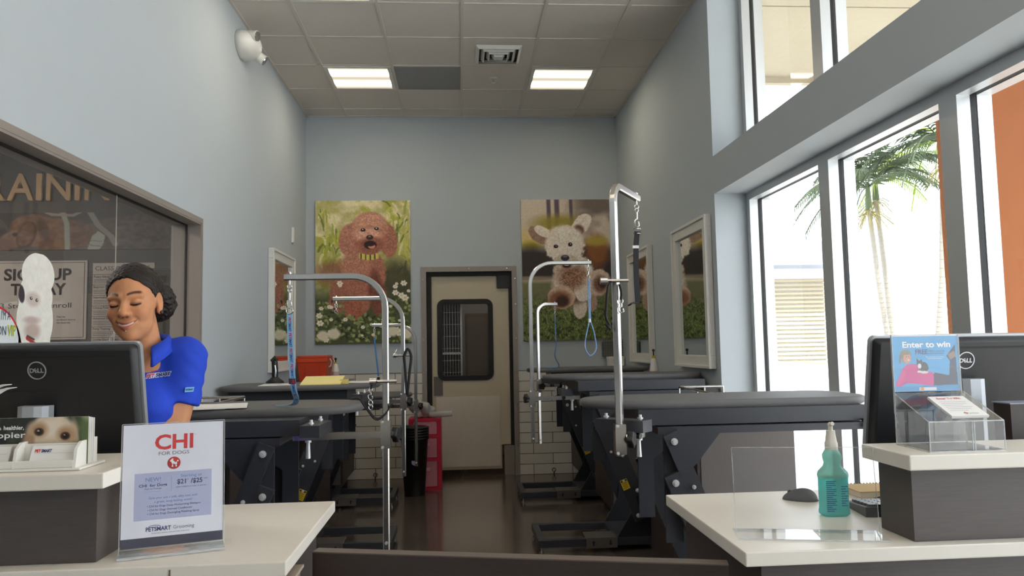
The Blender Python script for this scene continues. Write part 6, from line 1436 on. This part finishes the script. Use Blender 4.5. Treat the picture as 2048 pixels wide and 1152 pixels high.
# ---- hair
h = .0023; lo, hi = (-.105, -.10, -.10), (.112, .19, .15); P = grid(lo, hi, h); Xg, Yg, Zg = P[..., 0], P[..., 1], P[..., 2]
curl = (np.sin(Xg*260+Zg*120+3*np.sin(Yg*60))*np.sin(Yg*240+Zg*90)*np.sin(Zg*250+Xg*70)); curl2 = np.sin(Xg*110+2*np.sin(Zg*80))*np.sin(Yg*120+1)*np.sin(Zg*105)
D = EL(P, (0, .020, .038), (.0795, .100, .0905))
fr_ = (Yg+.066)*.66+(Zg-.083)*.75-.010*np.cos(Xg*22)+.012+Xg**2*1.2+.0014*np.sin(Xg*300+Zg*200)*np.sin(Xg*170)      # hairline
D = smx(D, -fr_, .006); D = smx(D, -EL(P, (.074, .010, -.010), (.018, .026, .036)), .006); D = smx(D, -EL(P, (-.074, .010, -.010), (.018, .026, .036)), .006)
D = sm(D, EL(P, (.035, .118, -.012), (.054, .050, .056)), .015); D = sm(D, EL(P, (.058, .10, .02), (.03, .04, .04)), .015)
D = D-.0020*curl-.0026*curl2*np.clip((Yg+.05)*12, .2, 1.6); V, Q = nets(D, lo, h)
HAIR = mat('dark_hair', (30, 22, 19), .5, var=.3, scale=90, bump=.6, bscale=260, spec=.35); mesh_obj('hair', h2w(V), Q, HAIR, t)
e_ = MB(); c = h2w(np.array([[.0765, .004, -.036]]))[0]; nrm = Vector(hR @ np.array((1, -.35, 0)))
e_.cyl(Vector(c), Vector(c)+nrm*.004, .0052, n=16); e_.build('ear_plug', mat('earring_dark', (44, 34, 30), .3, .3), t)
c = h2w(np.array([[-.002, -.0905, -.0835]]))[0]; MB().ball(c, .0022, n=10).build('lip_stud', CHROME, t)
# ---- polo shirt
BLUE = mat('polo_blue', (24, 66, 196), .8, var=.05, scale=30, bump=.25, bscale=700)
h = .006; lo, hi = (-1.33, 2.10, .86), (-.68, 2.60, 1.42); P = grid(lo, hi, h); Xg, Yg, Zg = P[..., 0], P[..., 1], P[..., 2]
D = torso(P, .012); sl = 1e3
for S_, E_, f_ in ((Ls, Le, .53), (Rs, Re, .53)):
    S_ = np.array(S_); E_ = np.array(E_); e2 = S_+(E_-S_)*f_; d = e2-S_; d /= np.linalg.norm(d)
    q = CP(P, S_, e2+d*.05, .056, .064); q = np.maximum(q, (P-e2)@d); sl = np.minimum(sl, q)
D = sm(D, sl, .025)
D = D-.0022*np.sin(Zg*70+Xg*55+np.sin(Yg*40)*2)*np.clip((1.27-Zg)*9, 0, 1)-.0016*np.sin((Xg+Zg)*130)*np.clip((Xg+.86)*20, 0, 1)
ncut = CP(P, tuple(nb), (-.966, 2.415, 1.378), .053, .053); D = smx(D, -ncut, .006); D = np.maximum(D, -(Zg-.885))
V, Q = nets(D, lo, h); shirt = mesh_obj('polo_shirt', V, Q, BLUE, t)
bvh = BVHTree.FromPolygons([tuple(v) for v in V], Q.tolist())
# sleeve hem band and placket lines
def onto(p, dirv, lift=.0015):
    o = Vector(p)-Vector(dirv)*.4; hit = bvh.ray_cast(o, Vector(dirv)); return hit[0]-Vector(dirv).normalized()*lift if hit[0] is not None else Vector(p)
# collar: a band round the neck folded to points in front
cl = MB(); vs = []; n = 48; cA = Vector((nb[0]+.006, nb[1]-.004, 0)); zc = 1.392
for i in range(n+1):
    a = -pi/2+.58+(2*pi-1.16)*i/n; q = abs(i/n-.5)*2; fr2 = max(0, (q-.55)/.45); back = 1-q
    z1_ = zc+.012*back-.030*fr2; z0_ = z1_-.040-.020*fr2**2
    r1 = .060+.004*fr2; r0 = .082+.012*fr2
    for r_, zz in ((r1-.003, z1_-.03), (r1, z1_), (r1+.004, z1_+.001), (r0, z0_), (r0-.003, z0_-.001)):
        vs.append((cA.x+cos(a)*r_, cA.y+sin(a)*r_*1.0-(.015*fr2 if zz == z0_ else 0), zz))
m_ = 5; cl.add(vs, [(i*m_+k, i*m_+k+1, (i+1)*m_+k+1, (i+1)*m_+k) for i in range(n) for k in range(m_-1)], True); co = cl.build('collar', BLUE, t)
sd_ = co.modifiers.new('thick', 'SOLIDIFY'); sd_.thickness = .003
bt_ = MB()
for k in range(2):
    p = onto((-.972, 2.3, 1.255-.05*k), (0, 1, 0)); bt_.cyl(p, p+Vector((0, -.003, 0)), .0055, n=14)
bt_.build('buttons', mat('button_blue', (30, 60, 160), .4), shirt)
# embroidered chest lettering and the sleeve tag
pc = at(307, 751, Y=2.30)
def chest(x, z): return onto((pc.x+x, 2.3, pc.z+z+x*.10), (-.1, 1, 0), .0022)
lettering('logo_outline', mat('stitch_white', (220, 226, 240), .7), shirt, [('PETSMART', 0, -.0055, .0115, dict(bold=.11, width=.066))], chest)
def chest2(x, z): return onto((pc.x+x, 2.3, pc.z+z+x*.10), (-.1, 1, 0), .0032)
lettering('logo_red', mat('stitch_red', (200, 40, 60), .7), shirt, [('PET', -.0222, -.0050, .0105, dict(bold=.04, width=.0195))], chest2); lettering('logo_blue', mat('stitch_navy', (28, 50, 120), .7), shirt, [('SMART', .0108, -.0050, .0105, dict(bold=.04, width=.0405))], chest2)
MB().tube([chest2(-.012+.012*cos(a), .0085+.005*sin(a)) for a in np.linspace(.4, 2.6, 9)], .0009, n=5).build('logo_arc', MATS['stitch_red'], shirt)
ps = at(371, 780, Y=2.36); d_ = (.1, 1, 0)
s0, s1, s2 = (onto((ps.x+a, 2.3, ps.z+b), d_, 0) for a, b in ((0, 0), (.008, 0), (0, .008)))
tx_, tz_ = (s1-s0).normalized(), (s2-s0).normalized(); tn_ = tx_.cross(tz_).normalized(); tn_ = tn_ if tn_.y < 0 else -tn_
def slv(x, z, l=.0022): return s0+tx_*x+tz_*z+tn_*(l+.0012)
tg = MB(); nn = 7; vs = [slv(-.015+.030*i/(nn-1), zz) for zz in (-.0075, .0075) for i in range(nn)]; tg.add(vs, [(i, i+1, nn+i+1, nn+i) for i in range(nn-1)]); tg.build('sleeve_tag', mat('tag_blue', (110, 170, 220), .7), shirt)
lettering('tag_print', NAVY, shirt, [('PETSMART', 0, -.0025, .0055, dict(bold=.05, width=.026))], lambda x, z: slv(x, z, .0032))
# ---- trousers and shoes
D, lo, h = LEG; P = grid(lo, (-.81, 2.56, .93), h)[:D.shape[0], :D.shape[1], :D.shape[2]]
TD = np.maximum(np.maximum(D-.010, -(P[..., 2]-.10)), P[..., 2]-.915); V, Q = nets(TD, lo, h); mesh_obj('trousers', V, Q, mat('trouser_black', (32, 32, 36), .8), t)
SD = np.maximum(D-.008, P[..., 2]-.095); V, Q = nets(SD, lo, h); V[:, 2] = np.maximum(V[:, 2], .001); mesh_obj('shoes', V, Q, BLACK, t)
bpy.context.view_layer.update()
